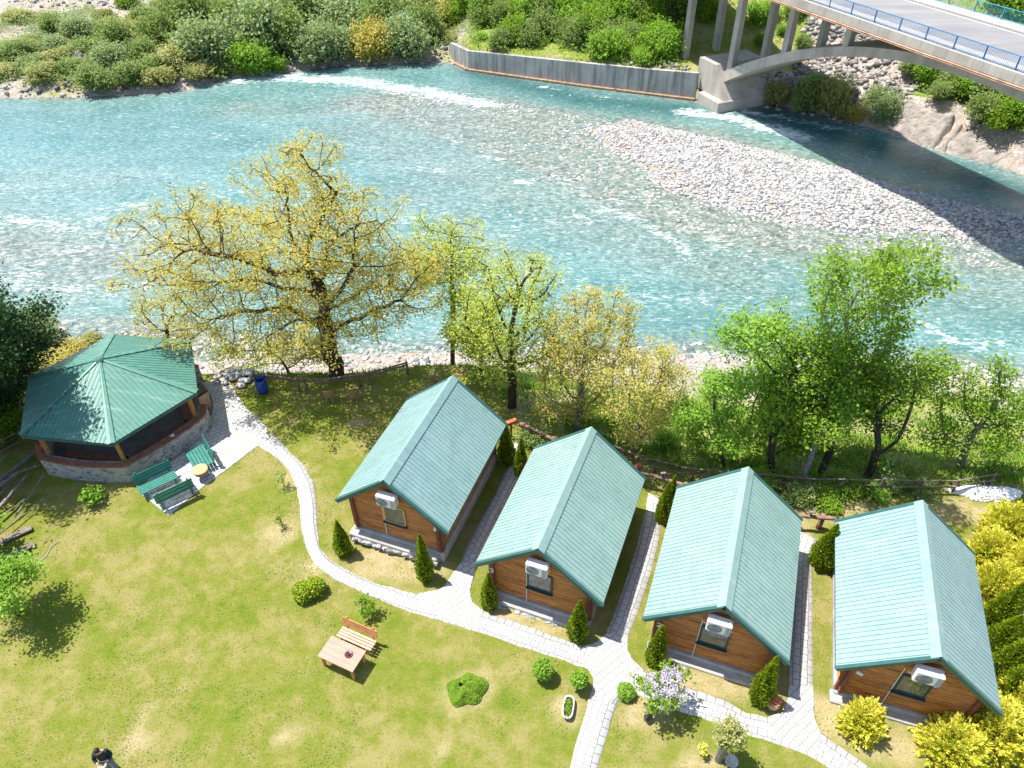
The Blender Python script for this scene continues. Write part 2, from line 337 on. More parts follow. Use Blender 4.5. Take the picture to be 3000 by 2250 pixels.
def watermat():
    t=NT('river_water');sh=t.attr('shal');fo=t.attr('foam');dp=t.attr('deep')
    rot=(0,0,R_(12))
    fl=t.pos((.45,1.25,1),rot)
    n1=t.noise(.25,5,t.pos((.5,1,1),rot));n2=t.noise(1.1,6,fl,.68,.6);n3=t.noise(4.2,5,fl,.72,.5);n4=t.noise(9,4,t.pos((.6,1.2,1),rot),.75);n5=t.noise(2.6,6,t.pos((.6,1.1,1),rot),.8,1.)
    v=t.n('ShaderNodeTexVoronoi');v.inputs['Scale'].default_value=2.6;t.l(t.pos((1,1,0)),v.inputs['Vector'])
    hs=t.n('ShaderNodeSeparateColor');t.l(v.outputs['Color'],hs.inputs[0])
    bed=t.ramp(t.math('ADD',t.math('MULTIPLY',hs.outputs[0],.5),t.math('MULTIPLY',n4,.5)),[(.2,(.07,.075,.055)),(.42,(.16,.155,.115)),(.6,(.26,.24,.18)),(.8,(.42,.36,.27))])
    turq=t.ramp(n1,[(.35,(.075,.185,.172)),(.65,(.14,.25,.232))])
    turq=t.mix(dp,turq,(.006,.075,.075))
    fbed=t.math('MULTIPLY',sh,t.ramp(n2,[(.3,.55),(.65,1.)]))
    col=t.mix(t.math('MULTIPLY',fbed,.82),turq,bed)
    # crinkled light surface
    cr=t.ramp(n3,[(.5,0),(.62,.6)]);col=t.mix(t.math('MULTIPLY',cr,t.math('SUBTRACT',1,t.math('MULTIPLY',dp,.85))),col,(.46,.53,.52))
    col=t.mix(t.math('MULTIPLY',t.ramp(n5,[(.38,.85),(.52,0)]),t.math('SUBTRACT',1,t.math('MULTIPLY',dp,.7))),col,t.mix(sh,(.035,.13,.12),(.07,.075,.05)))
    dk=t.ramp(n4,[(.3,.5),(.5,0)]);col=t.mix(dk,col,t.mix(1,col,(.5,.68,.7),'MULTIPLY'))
    # foam
    thr=t.math('SUBTRACT',.635,t.math('MULTIPLY',fo,.21))
    ff=t.math('ADD',t.math('MULTIPLY',n2,.4),t.math('ADD',t.math('MULTIPLY',n3,.3),t.math('MULTIPLY',n5,.3)))
    fm=t.math('MULTIPLY',t.math('SUBTRACT',ff,thr),8.5,clamp=True)
    col=t.mix(fm,col,(.72,.76,.76))
    t.bump(t.math('ADD',n2,t.math('MULTIPLY',n3,.5)),.45,.12)
    rough=t.math('ADD',.22,t.math('MULTIPLY',fm,.5));return t.fin(col,rough,.45)
wi=np.arange(WX.size).reshape(WX.shape)
WF=np.stack([wi[:-1,:-1],wi[:-1,1:],wi[1:,1:],wi[1:,:-1]],-1).reshape(-1,4)
cen_x=(WX[:-1,:-1]+.27).ravel();cen_y=(WY[:-1,:-1]+.27).ravel()
keep=(cen_y>ynear(cen_x)-4)&(cen_y<yfar(cen_x)+2.2)
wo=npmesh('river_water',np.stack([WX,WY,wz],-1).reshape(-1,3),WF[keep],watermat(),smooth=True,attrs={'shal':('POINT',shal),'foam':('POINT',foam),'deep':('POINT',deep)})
tag(wo,kind='structure')
# ------------------------------------------------------------ stones (loose pebbles nobody could count)
def ico():
    p=(1+5**.5)/2;V=np.array([(-1,p,0),(1,p,0),(-1,-p,0),(1,-p,0),(0,-1,p),(0,1,p),(0,-1,-p),(0,1,-p),(p,0,-1),(p,0,1),(-p,0,-1),(-p,0,1)],float)
    V/=np.linalg.norm(V[0]);Fc=np.array([(0,11,5),(0,5,1),(0,1,7),(0,7,10),(0,10,11),(1,5,9),(5,11,4),(11,10,2),(10,7,6),(7,1,8),(3,9,4),(3,4,2),(3,2,6),(3,6,8),(3,8,9),(4,9,5),(2,4,11),(6,2,10),(8,6,7),(9,8,1)])
    return V,Fc
IV,IF=ico()
def stones(name,P,r,mat,flat=.55,**k):
    n=len(P);V=IV[None]*(1+(rng.random((n,12,1))-.5)*.45)
    V=V*(r[:,None,None]*np.stack([.75+rng.random(n)*.6,.75+rng.random(n)*.5,np.full(n,flat)],-1)[:,None,:])
    a=rng.random(n)*6.28;c,s=np.cos(a),np.sin(a);x=V[...,0]*c[:,None]-V[...,1]*s[:,None];y=V[...,0]*s[:,None]+V[...,1]*c[:,None]
    V=np.stack([x,y,V[...,2]],-1)+P[:,None,:]
    Fc=(IF[None]+np.arange(n)[:,None,None]*12).reshape(-1,3)
    o=npmesh(name,V.reshape(-1,3),Fc,mat,attrs={'rnd':('FACE',np.repeat(rng.random(n),20))},**k);return o
def stonemat(name,stops):
    t=NT(name);r=t.attr('rnd');col=t.ramp(r,stops);col=t.mix(t.math('MULTIPLY',t.noise(8,4),.5),col,t.mix(1,col,(.7,.68,.64),'MULTIPLY'));t.bump(t.noise(20,4),.3,.02);return t.fin(col,.85,.15)
MT['pebble']=stonemat('pebble',[(0,(.13,.15,.16)),(.18,(.27,.28,.28)),(.5,(.42,.41,.4)),(.85,(.58,.56,.54)),(1,(.38,.28,.21))])
MT['rip']=stonemat('riprap',[(0,(.12,.115,.11)),(.5,(.26,.245,.23)),(.9,(.42,.4,.37)),(1,(.34,.24,.16))])
def scatter(poly_or_fn,box,n,sfn):
    x=rng.uniform(box[0],box[1],n);y=rng.uniform(box[2],box[3],n);k=poly_or_fn(x,y);return x[k],y[k]
bb=np.array(BAR);
TOPL=[at(a,b,ZW)[:2] for a,b in((1500,312),(1640,325),(1760,345),(1900,372))]
def inbar(x,y):
    s=sdist(x,y,BAR);ss=sdist(x,y,SHAL);wet=vnoise(x,y,2.6,77)*.6+vnoise(x,y,.9,78)*.4;pr=np.where(s<.4,np.where((wet<.34+.33*sstep(20,4,x))&(x<24),.25,1.),np.where(ss<0,np.exp(-s/2.2)*.42+.04+.4*np.exp(-(ldist(x,y,TOPL)/1.4)**2),0));return rng.random(len(x))<pr
x,y=scatter(inbar,(-25,60,38,90),480000,None)
r=.045+rng.random(len(x))**4*.17;z=zt(x,y)
zz=np.maximum(z,ZW-.12)
for pts,wd,v in foam_l:
    if v<.45: continue
    for a,b in pts:
        for k in range(3):
            q=at(a+rng.normal()*45,b+rng.normal()*9,ZW)
            if ynear(q[0])+1<q[1]<yfar(q[0])-1: x=np.append(x,q[0]);y=np.append(y,q[1]);r=np.append(r,rng.uniform(.1,.24));zz=np.append(zz,ZW-.1)
st=stones('river_pebbles',np.stack([x,y,zz+r*.2],-1),r,MT['pebble']);tag(st,'pale grey cobbles and pebbles covering the gravel bar in the river','pebbles',kind='stuff')
def inshore(x,y):
    t=(y-ycrest(x))/np.maximum(ynear(x)-ycrest(x),.5);d=ynear(x)-y
    pr=np.where((t>.5)&(d>-1.2),sstep(.5,.85,t)*.9,0)*np.where(x<-28,.3,1);pr=pr+np.where((x>-20)&(x<-12)&(t>.1)&(t<1),.35,0);return rng.random(len(x))<pr*(.1+.8*vnoise(x,y,1.5,77)**2)
x,y=scatter(inshore,(-40,45,26,42),60000,None);r=.04+rng.random(len(x))**5*.22
st=stones('shore_stones',np.stack([x,y,np.maximum(zt(x,y),ZW-.1)+r*.2],-1),r,MT['pebble']);tag(st,'light cobbles strewn along the near river shore below the trees','stones',kind='stuff')
def infar(x,y):
    d=y-yfar(x);rp=sdist(x,y,rip)<.5
    pr=np.where(rp,1,0)+np.where((d>-.6)&(d<5)&(x<-5),.3,0)+np.where((d>5)&(d<45)&(x<-30),.10*(vnoise(x,y,7,31)>.45),0)+np.where((x>24)&(x<39)&(d>-1)&(d<3),.35,0)+np.where((x>12)&(x<21)&(d>.8)&(d<3),.5,0);return rng.random(len(x))<pr
x,y=scatter(infar,(-80,70,60,135),110000,None);r=.12+rng.random(len(x))**3*.38;r=r*.85
st=stones('bank_stones',np.stack([x,y,zt(x,y)+r*.25],-1),r,MT['rip'],.7);tag(st,'grey broken rock covering the slope under the bridge and the far bank','rocks',kind='stuff')
# stones heaped beside the blue barrel
P=[];
for i in range(60):
    q=at(700+rng.normal()*30,1102+rng.normal()*14,0);P.append((q[0],q[1],Z1(q[0],q[1])+.1+rng.random()*.12))
st=stones('stone_heap',np.array(P),.14+rng.random(60)*.12,MT['pebble']);tag(st,'heap of white boulders left of the blue barrel by the fence','stone heap',kind='stuff')
# white gravel heap behind cabins on the right
c=atg(2890,1448);n=2600;a=rng.random(n)*6.28;q=np.sqrt(rng.random(n));
x=c[0]+np.cos(a)*q*1.35*(1+.3*np.sin(3*a));y=c[1]+np.sin(a)*q*.5*(1+.25*np.cos(2*a))-.12*np.cos(a)*q
st=stones('gravel_heap',np.stack([x,y,zt(x,y)+.3*(1-q**2)],-1),.05+.06*rng.random(n),simple('white_gravel',(.74,.73,.71),.1,3,.9,.1));tag(st,'small heap of white gravel on the grass at the fence end','gravel heap',kind='stuff')
# ------------------------------------------------------------ paving
def pavemat():
    t=NT('pale_paving');uv=t.n('ShaderNodeUVMap');uv.uv_map='UVMap'
    nz=t.noise(1.1,3);off=t.n('ShaderNodeVectorMath',operation='ADD');t.l(uv.outputs[0],off.inputs[0])
    k=t.n('ShaderNodeCombineXYZ');t.l(t.math('MULTIPLY',nz,.09),k.inputs[0]);t.l(t.math('MULTIPLY',t.noise(1.6,3),.09),k.inputs[1]);t.l(k.outputs[0],off.inputs[1])
    b=t.n('ShaderNodeTexBrick');t.l(off.outputs[0],b.inputs[0]);b.offset=.5
    b.inputs['Color1'].default_value=(.42,.415,.405,1);b.inputs['Color2'].default_value=(.52,.515,.5,1);b.inputs['Mortar'].default_value=(.12,.115,.1,1)
    b.inputs['Scale'].default_value=1;b.inputs['Mortar Size'].default_value=.013;b.inputs['Mortar Smooth'].default_value=.35;b.inputs['Brick Width'].default_value=.31;b.inputs['Row Height'].default_value=.25;b.inputs['Bias'].default_value=0
    col=t.mix(t.ramp(t.noise(2.2,5),[(.5,0),(.75,.3)]),b.outputs[0],(.3,.28,.22))
    t.bump(b.outputs['Fac'],-.5,.02);return t.fin(col,.8,.15)
MT['pave']=pavemat()
def resample(P,n):
    P=np.array(P);d=np.r_[0,np.cumsum(np.hypot(*np.diff(P,axis=0).T))];s=np.linspace(0,d[-1],n);return np.stack([np.interp(s,d,P[:,0]),np.interp(s,d,P[:,1])],-1),d[-1]
def strip(name,L,Rr,z):
    L=[at(a,b,z)[:2] for a,b in L];Rr=[at(a,b,z)[:2] for a,b in Rr]
    A,la=resample(L,60);n=max(int(la/.3),8)
    A,la=resample(L,n);
    # pair by nearest on the other edge for a square joint
    Bf,_=resample(Rr,400);tpar=[];last=0
    for i,p in enumerate(A):
        j=last+int(np.argmin(np.hypot(*(Bf[last:]-p).T)));j=min(j,399)
        if i==0:j=0
        if i==n-1:j=399
        last=j;tpar.append(j)
    tpar=np.convolve(np.pad(np.array(tpar,float),3,'edge'),np.ones(7)/7,'valid');Bq=np.stack([np.interp(tpar,np.arange(400),Bf[:,0]),np.interp(tpar,np.arange(400),Bf[:,1])],-1)
    A=A+(rng.random(A.shape)-.5)*.05;Bq=Bq+(rng.random(Bq.shape)-.5)*.05
    V=[];uvs=[];s=0;mid=(A+Bq)/2
    for i in range(n):
        if i: s+=np.hypot(*(mid[i]-mid[i-1]))
        wd=np.hypot(*(A[i]-Bq[i]));
        V+=[(*A[i],z-.12),(*A[i],z),(*Bq[i],z),(*Bq[i],z-.12)];uvs+=[(s,-wd/2),(s,-wd/2),(s,wd/2),(s,wd/2)]
    Fc=[];
    for i in range(n-1):
        for k in range(3): Fc.append((i*4+k,i*4+4+k,i*4+5+k,i*4+1+k))
    o=npmesh(name,V,Fc,MT['pave']);uvl=o.data.uv_layers.new(name='UVMap')
    vi=np.zeros(len(o.data.loops),np.int32);o.data.loops.foreach_get('vertex_index',vi);uvl.data.foreach_set('uv',np.array(uvs,np.float32)[vi].ravel());tag(o,kind='structure');return o
strip('garden_path',[(755,1305),(800,1330),(845,1375),(868,1420),(878,1480),(884,1560),(898,1608),(922,1653),(983,1698),(1060,1734),(1138,1767),(1227,1799),(1329,1828),(1410,1852),(1512,1889),(1614,1921),(1736,1966),(1850,2025),(1958,2071),(2078,2109),(2175,2147),(2284,2180),(2392,2223),(2430,2250),(2560,2340)],
 [(780,1250),(850,1325),(890,1365),(918,1415),(928,1480),(930,1560),(938,1608),(963,1637),(1028,1677),(1093,1706),(1166,1726),(1235,1745),(1340,1765),(1395,1782),(1451,1803),(1553,1836),(1634,1868),(1712,1893),(1761,1907),(1850,1949),(1931,1985),(2040,2023),(2121,2050),(2186,2088),(2262,2105),(2384,2131),(2450,2180),(2545,2245),(2650,2320)],.03)
strip('side_path',[(1508,1285),(1499,1346),(1449,1447),(1389,1557),(1347,1650),(1300,1722),(1225,1745)],[(1545,1285),(1522,1392),(1461,1506),(1398,1646),(1378,1722),(1376,1755),(1400,1790)],.026)
strip('side_path',[(1899,1444),(1892,1494),(1856,1629),(1820,1742),(1777,1855),(1745,1900),(1722,1905)],[(1942,1460),(1938,1534),(1915,1652),(1879,1765),(1838,1869),(1836,1905),(1880,1965)],.022)
strip('side_path',[(2341,1556),(2330,1700),(2311,2033),(2300,2082),(2255,2110)],[(2412,1570),(2376,1640),(2379,1730),(2382,2017),(2388,2140)],.018)
strip('side_path',[(1720,1955),(1743,1994),(1705,2120),(1668,2250),(1640,2340)],[(1855,2020),(1826,2010),(1787,2120),(1749,2250),(1720,2340)],.014)
def poly_pave(name,px,z):
    P=[at(a,b,z)[:2] for a,b in px];n=len(P);c=np.mean(P,0)
    mb=MB();mb.add([(x,y,z) for x,y in P]+[(x,y,z-.12) for x,y in P],[tuple(range(n))]+[(i,n+i,n+(i+1)%n,(i+1)%n) for i in range(n)])
    o=mb.build(name,MT['pave']);me=o.data
    uvl=me.uv_layers.new(name='UVMap')
    for l in me.loops:
        p=me.vertices[l.vertex_index].co;a=R_(37);uvl.data[l.index].uv=(p.x*math.cos(a)+p.y*math.sin(a),-p.x*math.sin(a)+p.y*math.cos(a))
    tag(o,kind='structure')
poly_pave('patio',[(409,1444),(494,1510),(586,1432),(670,1370),(755,1305),(800,1330),(780,1250),(720,1195),(690,1150),(672,1119),(640,1110),(590,1120),(560,1250),(480,1330)][::-1],.034)
poly_pave('path_junction',[(1712,1893),(1750,1880),(1777,1855),(1838,1869),(1838,1903),(1850,1930),(1885,1962),(1850,2020),(1736,1966)],.037)
poly_pave('path_junction',[(1225,1738),(1285,1728),(1318,1700),(1347,1650),(1398,1646),(1385,1690),(1376,1730),(1382,1762),(1415,1790),(1400,1840),(1240,1790)],.042)
poly_pave('path_junction',[(2250,2100),(2296,2085),(2308,2050),(2311,2010),(2382,2010),(2384,2100),(2402,2148),(2392,2215),(2260,2160)],.047)
poly_pave('path_junction',[(1690,1945),(1722,1960),(1738,1978),(1743,2000),(1790,2060),(1816,2030),(1832,2016),(1862,2028),(1850,1960)],.052)
# ------------------------------------------------------------ materials of built things
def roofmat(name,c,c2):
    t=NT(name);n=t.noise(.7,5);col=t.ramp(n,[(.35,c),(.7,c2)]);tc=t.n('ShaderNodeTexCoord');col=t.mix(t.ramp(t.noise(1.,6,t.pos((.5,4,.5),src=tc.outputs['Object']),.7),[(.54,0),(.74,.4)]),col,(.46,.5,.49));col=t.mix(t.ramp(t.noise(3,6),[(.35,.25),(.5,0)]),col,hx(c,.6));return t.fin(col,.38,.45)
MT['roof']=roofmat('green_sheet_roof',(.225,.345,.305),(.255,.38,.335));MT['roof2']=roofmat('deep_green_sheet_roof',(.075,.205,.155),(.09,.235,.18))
MT['trim']=simple('green_trim',(.035,.105,.095),.15,3,.4,.4,.05)
def logmat():
    t=NT('varnished_logs');tc=t.n('ShaderNodeTexCoord');v=t.pos((.6,.6,9),src=tc.outputs['Object']);n=t.noise(1.5,6,v);n2=t.noise(7,4,t.pos((.7,.7,3),src=tc.outputs['Object']));
    col=t.ramp(t.math('ADD',t.math('MULTIPLY',n,.7),t.math('MULTIPLY',n2,.3)),[(.35,(.23,.075,.012)),(.5,(.47,.175,.03)),(.65,(.62,.28,.06))]);t.bump(n,.3,.02);return t.fin(col,.45,.35)
MT['log']=logmat()
MT['conc']=simple('plinth_concrete',(.4,.39,.37),.22,3,.9,.1,.4,15,dirt=((.3,.27,.22),1.5))
MT['white']=simple('white_plastic',(.72,.72,.7),.04,3,.45,.4,0)
MT['darkgrey']=simple('dark_grille',(.06,.065,.07),.2,6,.5,.4,0)
MT['fan']=simple('fan_grey',(.2,.21,.22),.15,6,.5,.4,0)
def glassm():
    t=NT('window_glass');return t.fin(t.ramp(t.noise(3,3),[(.3,(.03,.04,.045)),(.7,(.1,.12,.12))]),.06,.8)
MT['glass']=glassm()
MT['framew']=simple('pale_wood_frame',(.5,.33,.15),.15,5,.6,.2,.1)
MT['framed']=simple('dark_frame',(.03,.055,.055),.15,5,.5,.3,.05)
MT['redwood']=simple('red_brown_wood',(.22,.075,.04),.25,5,.6,.3,.2,stretch=(1,1,.3))
MT['oldwood']=simple('weathered_wood',(.19,.155,.13),.35,4,.85,.1,.5,18,stretch=(.4,1,1))
MT['rail']=simple('rustic_rail_wood',(.2,.14,.1),.4,5,.8,.15,.6,20)
MT['logrl']=simple('brown_log_rail',(.24,.15,.11),.35,5,.75,.2,.5,18)
MT['table']=simple('pink_brown_tabletop',(.44,.235,.17),.14,3,.5,.3,.15,12,stretch=(.3,1,1))
MT['bench']=simple('orange_bench_wood',(.5,.22,.09),.18,4,.5,.3,.15,12)
MT['seatw']=simple('bleached_seat_wood',(.5,.31,.22),.14,4,.5,.3,.15,12)
MT['greenw']=simple('green_painted_wood',(.03,.17,.135),.18,4,.45,.35,.1)
MT['blackm']=simple('black_metal',(.015,.017,.02),.2,5,.4,.4,0)
def stonewall():
    t=NT('rubble_stone');v=t.n('ShaderNodeTexVoronoi');v.inputs['Scale'].default_value=3.6;vv=t.pos((1,1,1.5));t.l(vv,v.inputs['Vector'])
    ve=t.n('ShaderNodeTexVoronoi',feature='DISTANCE_TO_EDGE');ve.inputs['Scale'].default_value=3.6;t.l(vv,ve.inputs['Vector'])
    hs=t.n('ShaderNodeSeparateColor');t.l(v.outputs['Color'],hs.inputs[0])
    c=t.ramp(hs.outputs[0],[(0,(.13,.13,.13)),(.4,(.26,.26,.26)),(.8,(.38,.37,.36)),(1,(.24,.18,.16))]);c=t.mix(t.ramp(ve.outputs['Distance'],[(0.03,1),(.09,0)]),c,(.42,.4,.37))
    t.bump(ve.outputs['Distance'],.6,.1);return t.fin(c,.9,.1)
MT['stone']=stonewall()
def concm(name,c,streak=.6,sc=1.2):
    t=NT(name);n=t.noise(.5,5);s=t.noise(sc,6,t.pos((1.6,1.6,.12)),.7)
    col=t.ramp(n,[(.35,hx(c,.82)),(.7,hx(c,1.15))]);col=t.mix(t.ramp(s,[(.46,0),(.62,streak)]),col,hx(c,.35));t.bump(t.noise(6,5),.3,.04);return t.fin(col,.9,.1)
MT['wallc']=concm('streaked_concrete',(.4,.38,.35),.7);MT['bridgec']=concm('bridge_concrete',(.42,.38,.33),.3,.8)
def asph():
    t=NT('bleached_asphalt');return t.fin(t.ramp(t.noise(.6,6,t.pos((.3,1,1),(0,0,R_(67)))),[(.35,(.2,.195,.195)),(.65,(.255,.25,.245))]),.9,.1)
MT['road']=asph();MT['line']=simple('road_line_white',(.5,.48,.44),.12,3,.8,.1,0)
MT['blue']=simple('blue_railing_paint',(.025,.17,.36),.2,3,.45,.4,0)
MT['teal']=simple('teal_railing_paint',(.03,.26,.34),.25,3,.5,.4,0)
MT['rust']=simple('rusty_pipe',(.5,.3,.2),.4,1.2,.8,.2,.2)
MT['brick']=simple('brick_coping',(.26,.11,.07),.3,6,.85,.1,.3)
MT['post']=simple('orange_post_wood',(.42,.19,.06),.2,5,.55,.3,.15)
MT['blueb']=simple('blue_barrel_plastic',(.012,.05,.28),.15,3,.35,.45,0)
MT['wicker']=simple('wicker',(.35,.2,.1),.3,30,.7,.2,.5,60)
MT['terra']=simple('terracotta',(.45,.14,.06),.2,4,.8,.2,.2)
MT['soil']=simple('soil',(.05,.035,.025),.3,8,.95,.05,.5)
MT['cast']=simple('cast_stone',(.5,.47,.42),.2,6,.85,.15,.3)
# ------------------------------------------------------------ cabins
CL,HE,HR,HW,BW,OF,ZB=6.493,2.13,4.244,2.5,1.932,.36,.36
def roof_z(x): return HR-(HR-HE)*abs(x)/HW
def ribbed(mb,org,e1,L1,e2,nrm,L2fn,pitch,rw,rh):
    """ribbed sheet: ribs run along e2, profile along e1. L2fn(t)->(start,end)"""
    prof=[];t=0
    while t<L1-1e-6:
        prof+=[(t,0),(min(t+pitch-rw-.013,L1),0),(min(t+pitch-rw-.012,L1),-.014),(min(t+pitch-rw-.001,L1),-.014),(min(t+pitch-rw,L1),0),(min(t+pitch-rw*.75,L1),rh),(min(t+pitch-rw*.25,L1),rh)];t+=pitch
    prof.append((L1,0));vs=[]
    for a,h in prof:
        s,e=L2fn(a)
        for q in(s,e): vs.append(tuple(org+e1*a+e2*q+nrm*h))
    mb.add(vs,[(2*i,2*i+2,2*i+3,2*i+1) for i in range(len(prof)-1)])
def make_cabin():
    r=empty('log_cabin',(0,0,0))
    # foundation
    mb=MB();mb.box((0,CL/2,-.05),(2*BW+.3,CL-2*OF+.34,.78),bev=.04);mb.box((-.15,.14,-.1),(2*BW+.2,.5,.66),bev=.04);mb.build('foundation',MT['conc'],r)
    mb=MB()
    for k in range(34):
        mb.box((-BW-.1+rng.random()*(2*BW+.2),-.15+rng.random()*.08,-.06+rng.random()*.1),(.2+.25*rng.random(),.12+.1*rng.random(),.1+.1*rng.random()),rng.random()*.5,.03)
    mb.build('footing_stones',MT['stone'],r)
    # gable walls: half-round logs
    for nm,yy,sg in(('log_wall',OF,-1),('log_wall',CL-OF,1)):
        mb=MB();z=ZB;h=.15
        while z<HR-.2:
            zt_=z+h;wdt=min(BW,max(0,(HR-.14-zt_)/(HR-HE)*HW))
            if wdt<.08:break
            for i in range(3):
                za,zb_=z+h*i/3,z+h*(i+1)/3;ya=[0,.055,.06,.01][i]*sg;yb=[0,.055,.06,.01][i+1]*sg
                mb.add([(-wdt,yy+ya,za),(wdt,yy+ya,za),(wdt,yy+yb,zb_),(-wdt,yy+yb,zb_)],[(0,1,2,3) if sg<0 else (3,2,1,0)])
            z+=h
        mb.build(nm,MT['log'],r)
    for sx_ in(-1,1):
        mb=MB();z=ZB;h=.15;top=roof_z(BW)-.14
        while z<top:
            zb2=min(z+h,top)
            for i in range(3):
                za,zb_=z+(zb2-z)*i/3,z+(zb2-z)*(i+1)/3;xa=[0,.055,.06,.01][i]*sx_;xb=[0,.055,.06,.01][i+1]*sx_
                mb.add([(sx_*BW+xa,OF,za),(sx_*BW+xa,CL-OF,za),(sx_*BW+xb,CL-OF,zb_),(sx_*BW+xb,OF,zb_)],[(0,1,2,3) if sx_>0 else (3,2,1,0)])
            z+=h
        mb.build('log_wall',MT['log'],r)
        for yy in(OF,CL-OF):
            mb=MB();z=ZB
            while z<top-.05: mb.box((sx_*(BW-.02),yy+(-.09 if yy<1 else .09),z+.055),(.13,.16,.1),bev=.02);mb.box((sx_*(BW+.09),yy,z+.055),(.16,.13,.1),bev=.02);z+=.115
            mb.build('corner_log_ends',MT['redwood'],r)
    # roof slopes
    for sx_ in(-1,1):
        sl_=math.hypot(HW,HR-HE);e2=Vector((sx_*HW/sl_,0,-(HR-HE)/sl_));nrm=Vector(((HR-HE)/sl_*sx_,0,HW/sl_));e1=Vector((0,1,0))
        mb=MB();ribbed(mb,Vector((0,0,HR)),e1,CL,e2,nrm,lambda a:(0,sl_),.185,.05,.018)
        u=mb;o0=Vector((0,0,HR-.075))
        u.add([tuple(o0+e1*a+e2*b) for a in(.03,CL-.03) for b in(0,sl_-.02)],[(0,1,3,2)] )
        mb.build('roof_sheet',MT['roof'],r)
        for yy in(0.,CL):
            mb=MB();a=Vector((0,yy,HR-.05));b=a+e2*sl_
            mb.beam(a+(-nrm*.045),b+(-nrm*.045),.05,.18,up=tuple(nrm))
            mb.beam(a+nrm*.05,b+nrm*.05,.13,.03,up=tuple(nrm))
            mb.build('rake_trim',MT['trim'],r)
        mb=MB();b=Vector((0,0,HR))+e2*(sl_+.02)-nrm*.09;mb.beam(b+Vector((0,.05,0)),b+Vector((0,CL-.05,0)),.09,.1);mb.build('gutter',MT['trim'],r)
    mb=MB();cw=.24;dz_=(HR-HE)/HW*cw
    for sx_ in(-1,1):
        mb.add([(0,-.03,HR+.065),(0,CL+.03,HR+.065),(sx_*cw,CL+.03,HR+.05-dz_),(sx_*cw,-.03,HR+.05-dz_),(sx_*cw,-.03,HR+.025-dz_),(sx_*cw,CL+.03,HR+.025-dz_)],[(0,1,2,3) if sx_>0 else (3,2,1,0),(3,2,5,4)])
    mb.build('ridge_cap',MT['roof'],r)
    # soffit rafters
    for sx_ in(-1,1):
        for yy in(OF/2+.02,CL-OF/2): 
            mb=MB();a=Vector((0,yy,HR-.1));b=Vector((sx_*(HW-.15),yy,roof_z(HW-.15)-.1));mb.beam(a,b,.28,.04);mb.build('soffit',MT['redwood'],r)
    # window in front gable
    y0=OF-.06;wz0,wz1,wx=1.38,2.38,.46
    mb=MB()
    for a,b in(((-wx,y0,wz0),(wx,y0,wz0)),((-wx,y0,wz1),(wx,y0,wz1))): mb.beam(a,b,.09,.075)
    for sx_ in(-1,1): mb.beam((sx_*wx,y0,wz0+.04),(sx_*wx,y0,wz1-.04),.09,.075,up=(1,0,0))
    wf=mb.build('window',MT['framed'],r)
    mb=MB();mb.box((0,y0-.03,(wz0+wz1)/2),(2*wx,.02,wz1-wz0));mb.build('pane',MT['glass'],wf)
    mb=MB();mb.box((0,y0-.06,wz0-.06),(2*wx+.16,.14,.04));mb.build('sill',MT['framed'],wf)
    # air conditioner over the window
    az,ay=2.85,-.02
    mb=MB();mb.box((0,ay,az+.3),(.82,.34,.58),bev=.035);ac=mb.build('air_conditioner',MT['white'],r)
    mb=MB();mb.M=Matrix.Translation((-.13,ay-.172,az+.3))@Matrix.Rotation(math.pi/2,4,'X')
    mb.lathe([(.24,0),(.24,.02),(.2,.012),(.2,.0)],n=28);
    for k in range(5): mb.lathe([(.04*k+.02,.008),(.04*k+.035,.014),(.04*k+.045,.008)],n=20)
    mb.build('fan_grille',MT['fan'],ac)
    mb=MB()
    for k in range(9): mb.box((.3,ay-.174,az+.08+.055*k),(.18,.008,.022))
    mb.build('vent_slots',MT['fan'],ac)
    for sx_ in(-.3,.3): mb=MB();mb.beam((sx_,ay-.14,az-.02),(sx_,OF,az-.02),.04,.04);mb.build('bracket',MT['white'],ac)
    mb=MB();mb.tube([(-.43,ay+.05,az+.12),(-.5,ay+.1,az+.05),(-.52,OF-.07,az-.05),(-.52,OF-.07,ZB+.02),(-.52,OF-.12,ZB+.01)],.022,8);mb.build('drain_pipe',MT['white'],r,True)
    # back door and window facing the river
    mb=MB();mb.box((.0,CL-OF+.04,ZB+.98),(.9,.05,1.96),bev=.01);d=mb.build('door',MT['redwood'],r)
    mb=MB();mb.box((.36,CL-OF+.08,ZB+1.),(.03,.05,.14));mb.build('handle',MT['blackm'],d)
    return r
cabs=[(-4.9081,18.6108,-.3624,.2397),(.8447,15.5888,-.3806,-.0454),(6.8789,13.2662,-.362,-.1067),(13.0784,11.4004,-.3293,-.0876)]
clab=['log cabin with green sheet roof farthest left, pale window frame, next to the curving path','log cabin with green sheet roof carrying the number 3, second from the left','log cabin with green sheet roof carrying the number 2, third from the left','log cabin with bluish green roof farthest right beside the golden shrubs']
proto=make_cabin();CAB=[]
def digit(name,ch,parent,loc,size):
    # bold white number built from strokes
    seg={'2':[(-.3,.35),(-.15,.5),(.15,.5),(.3,.35),(.3,.15),(-.3,-.5),(.32,-.5)],'3':[(-.3,.42),(-.1,.5),(.15,.5),(.3,.35),(.28,.12),(0,0.02),(.3,-.12),(.32,-.35),(.15,-.5),(-.12,-.5),(-.3,-.4)],'1':[(-.2,.3),(.05,.5),(.05,-.5)]}[ch]
    mb=MB();P=[(x*size,0,y*size) for x,y in seg]
    for a,b in zip(P[:-1],P[1:]): mb.beam(a,b,size*.2,.02,up=(0,1,0))
    o=mb.build(name,MT['white'],parent);o.location=loc;return o
for i,(x,y,th,zg) in enumerate(cabs):
    c=proto if i==0 else copy_tree(proto);c.location=(x,y,zg);c.rotation_euler=(0,0,th);tag(c,clab[i],'cabin','log cabins in a row');CAB.append(c)
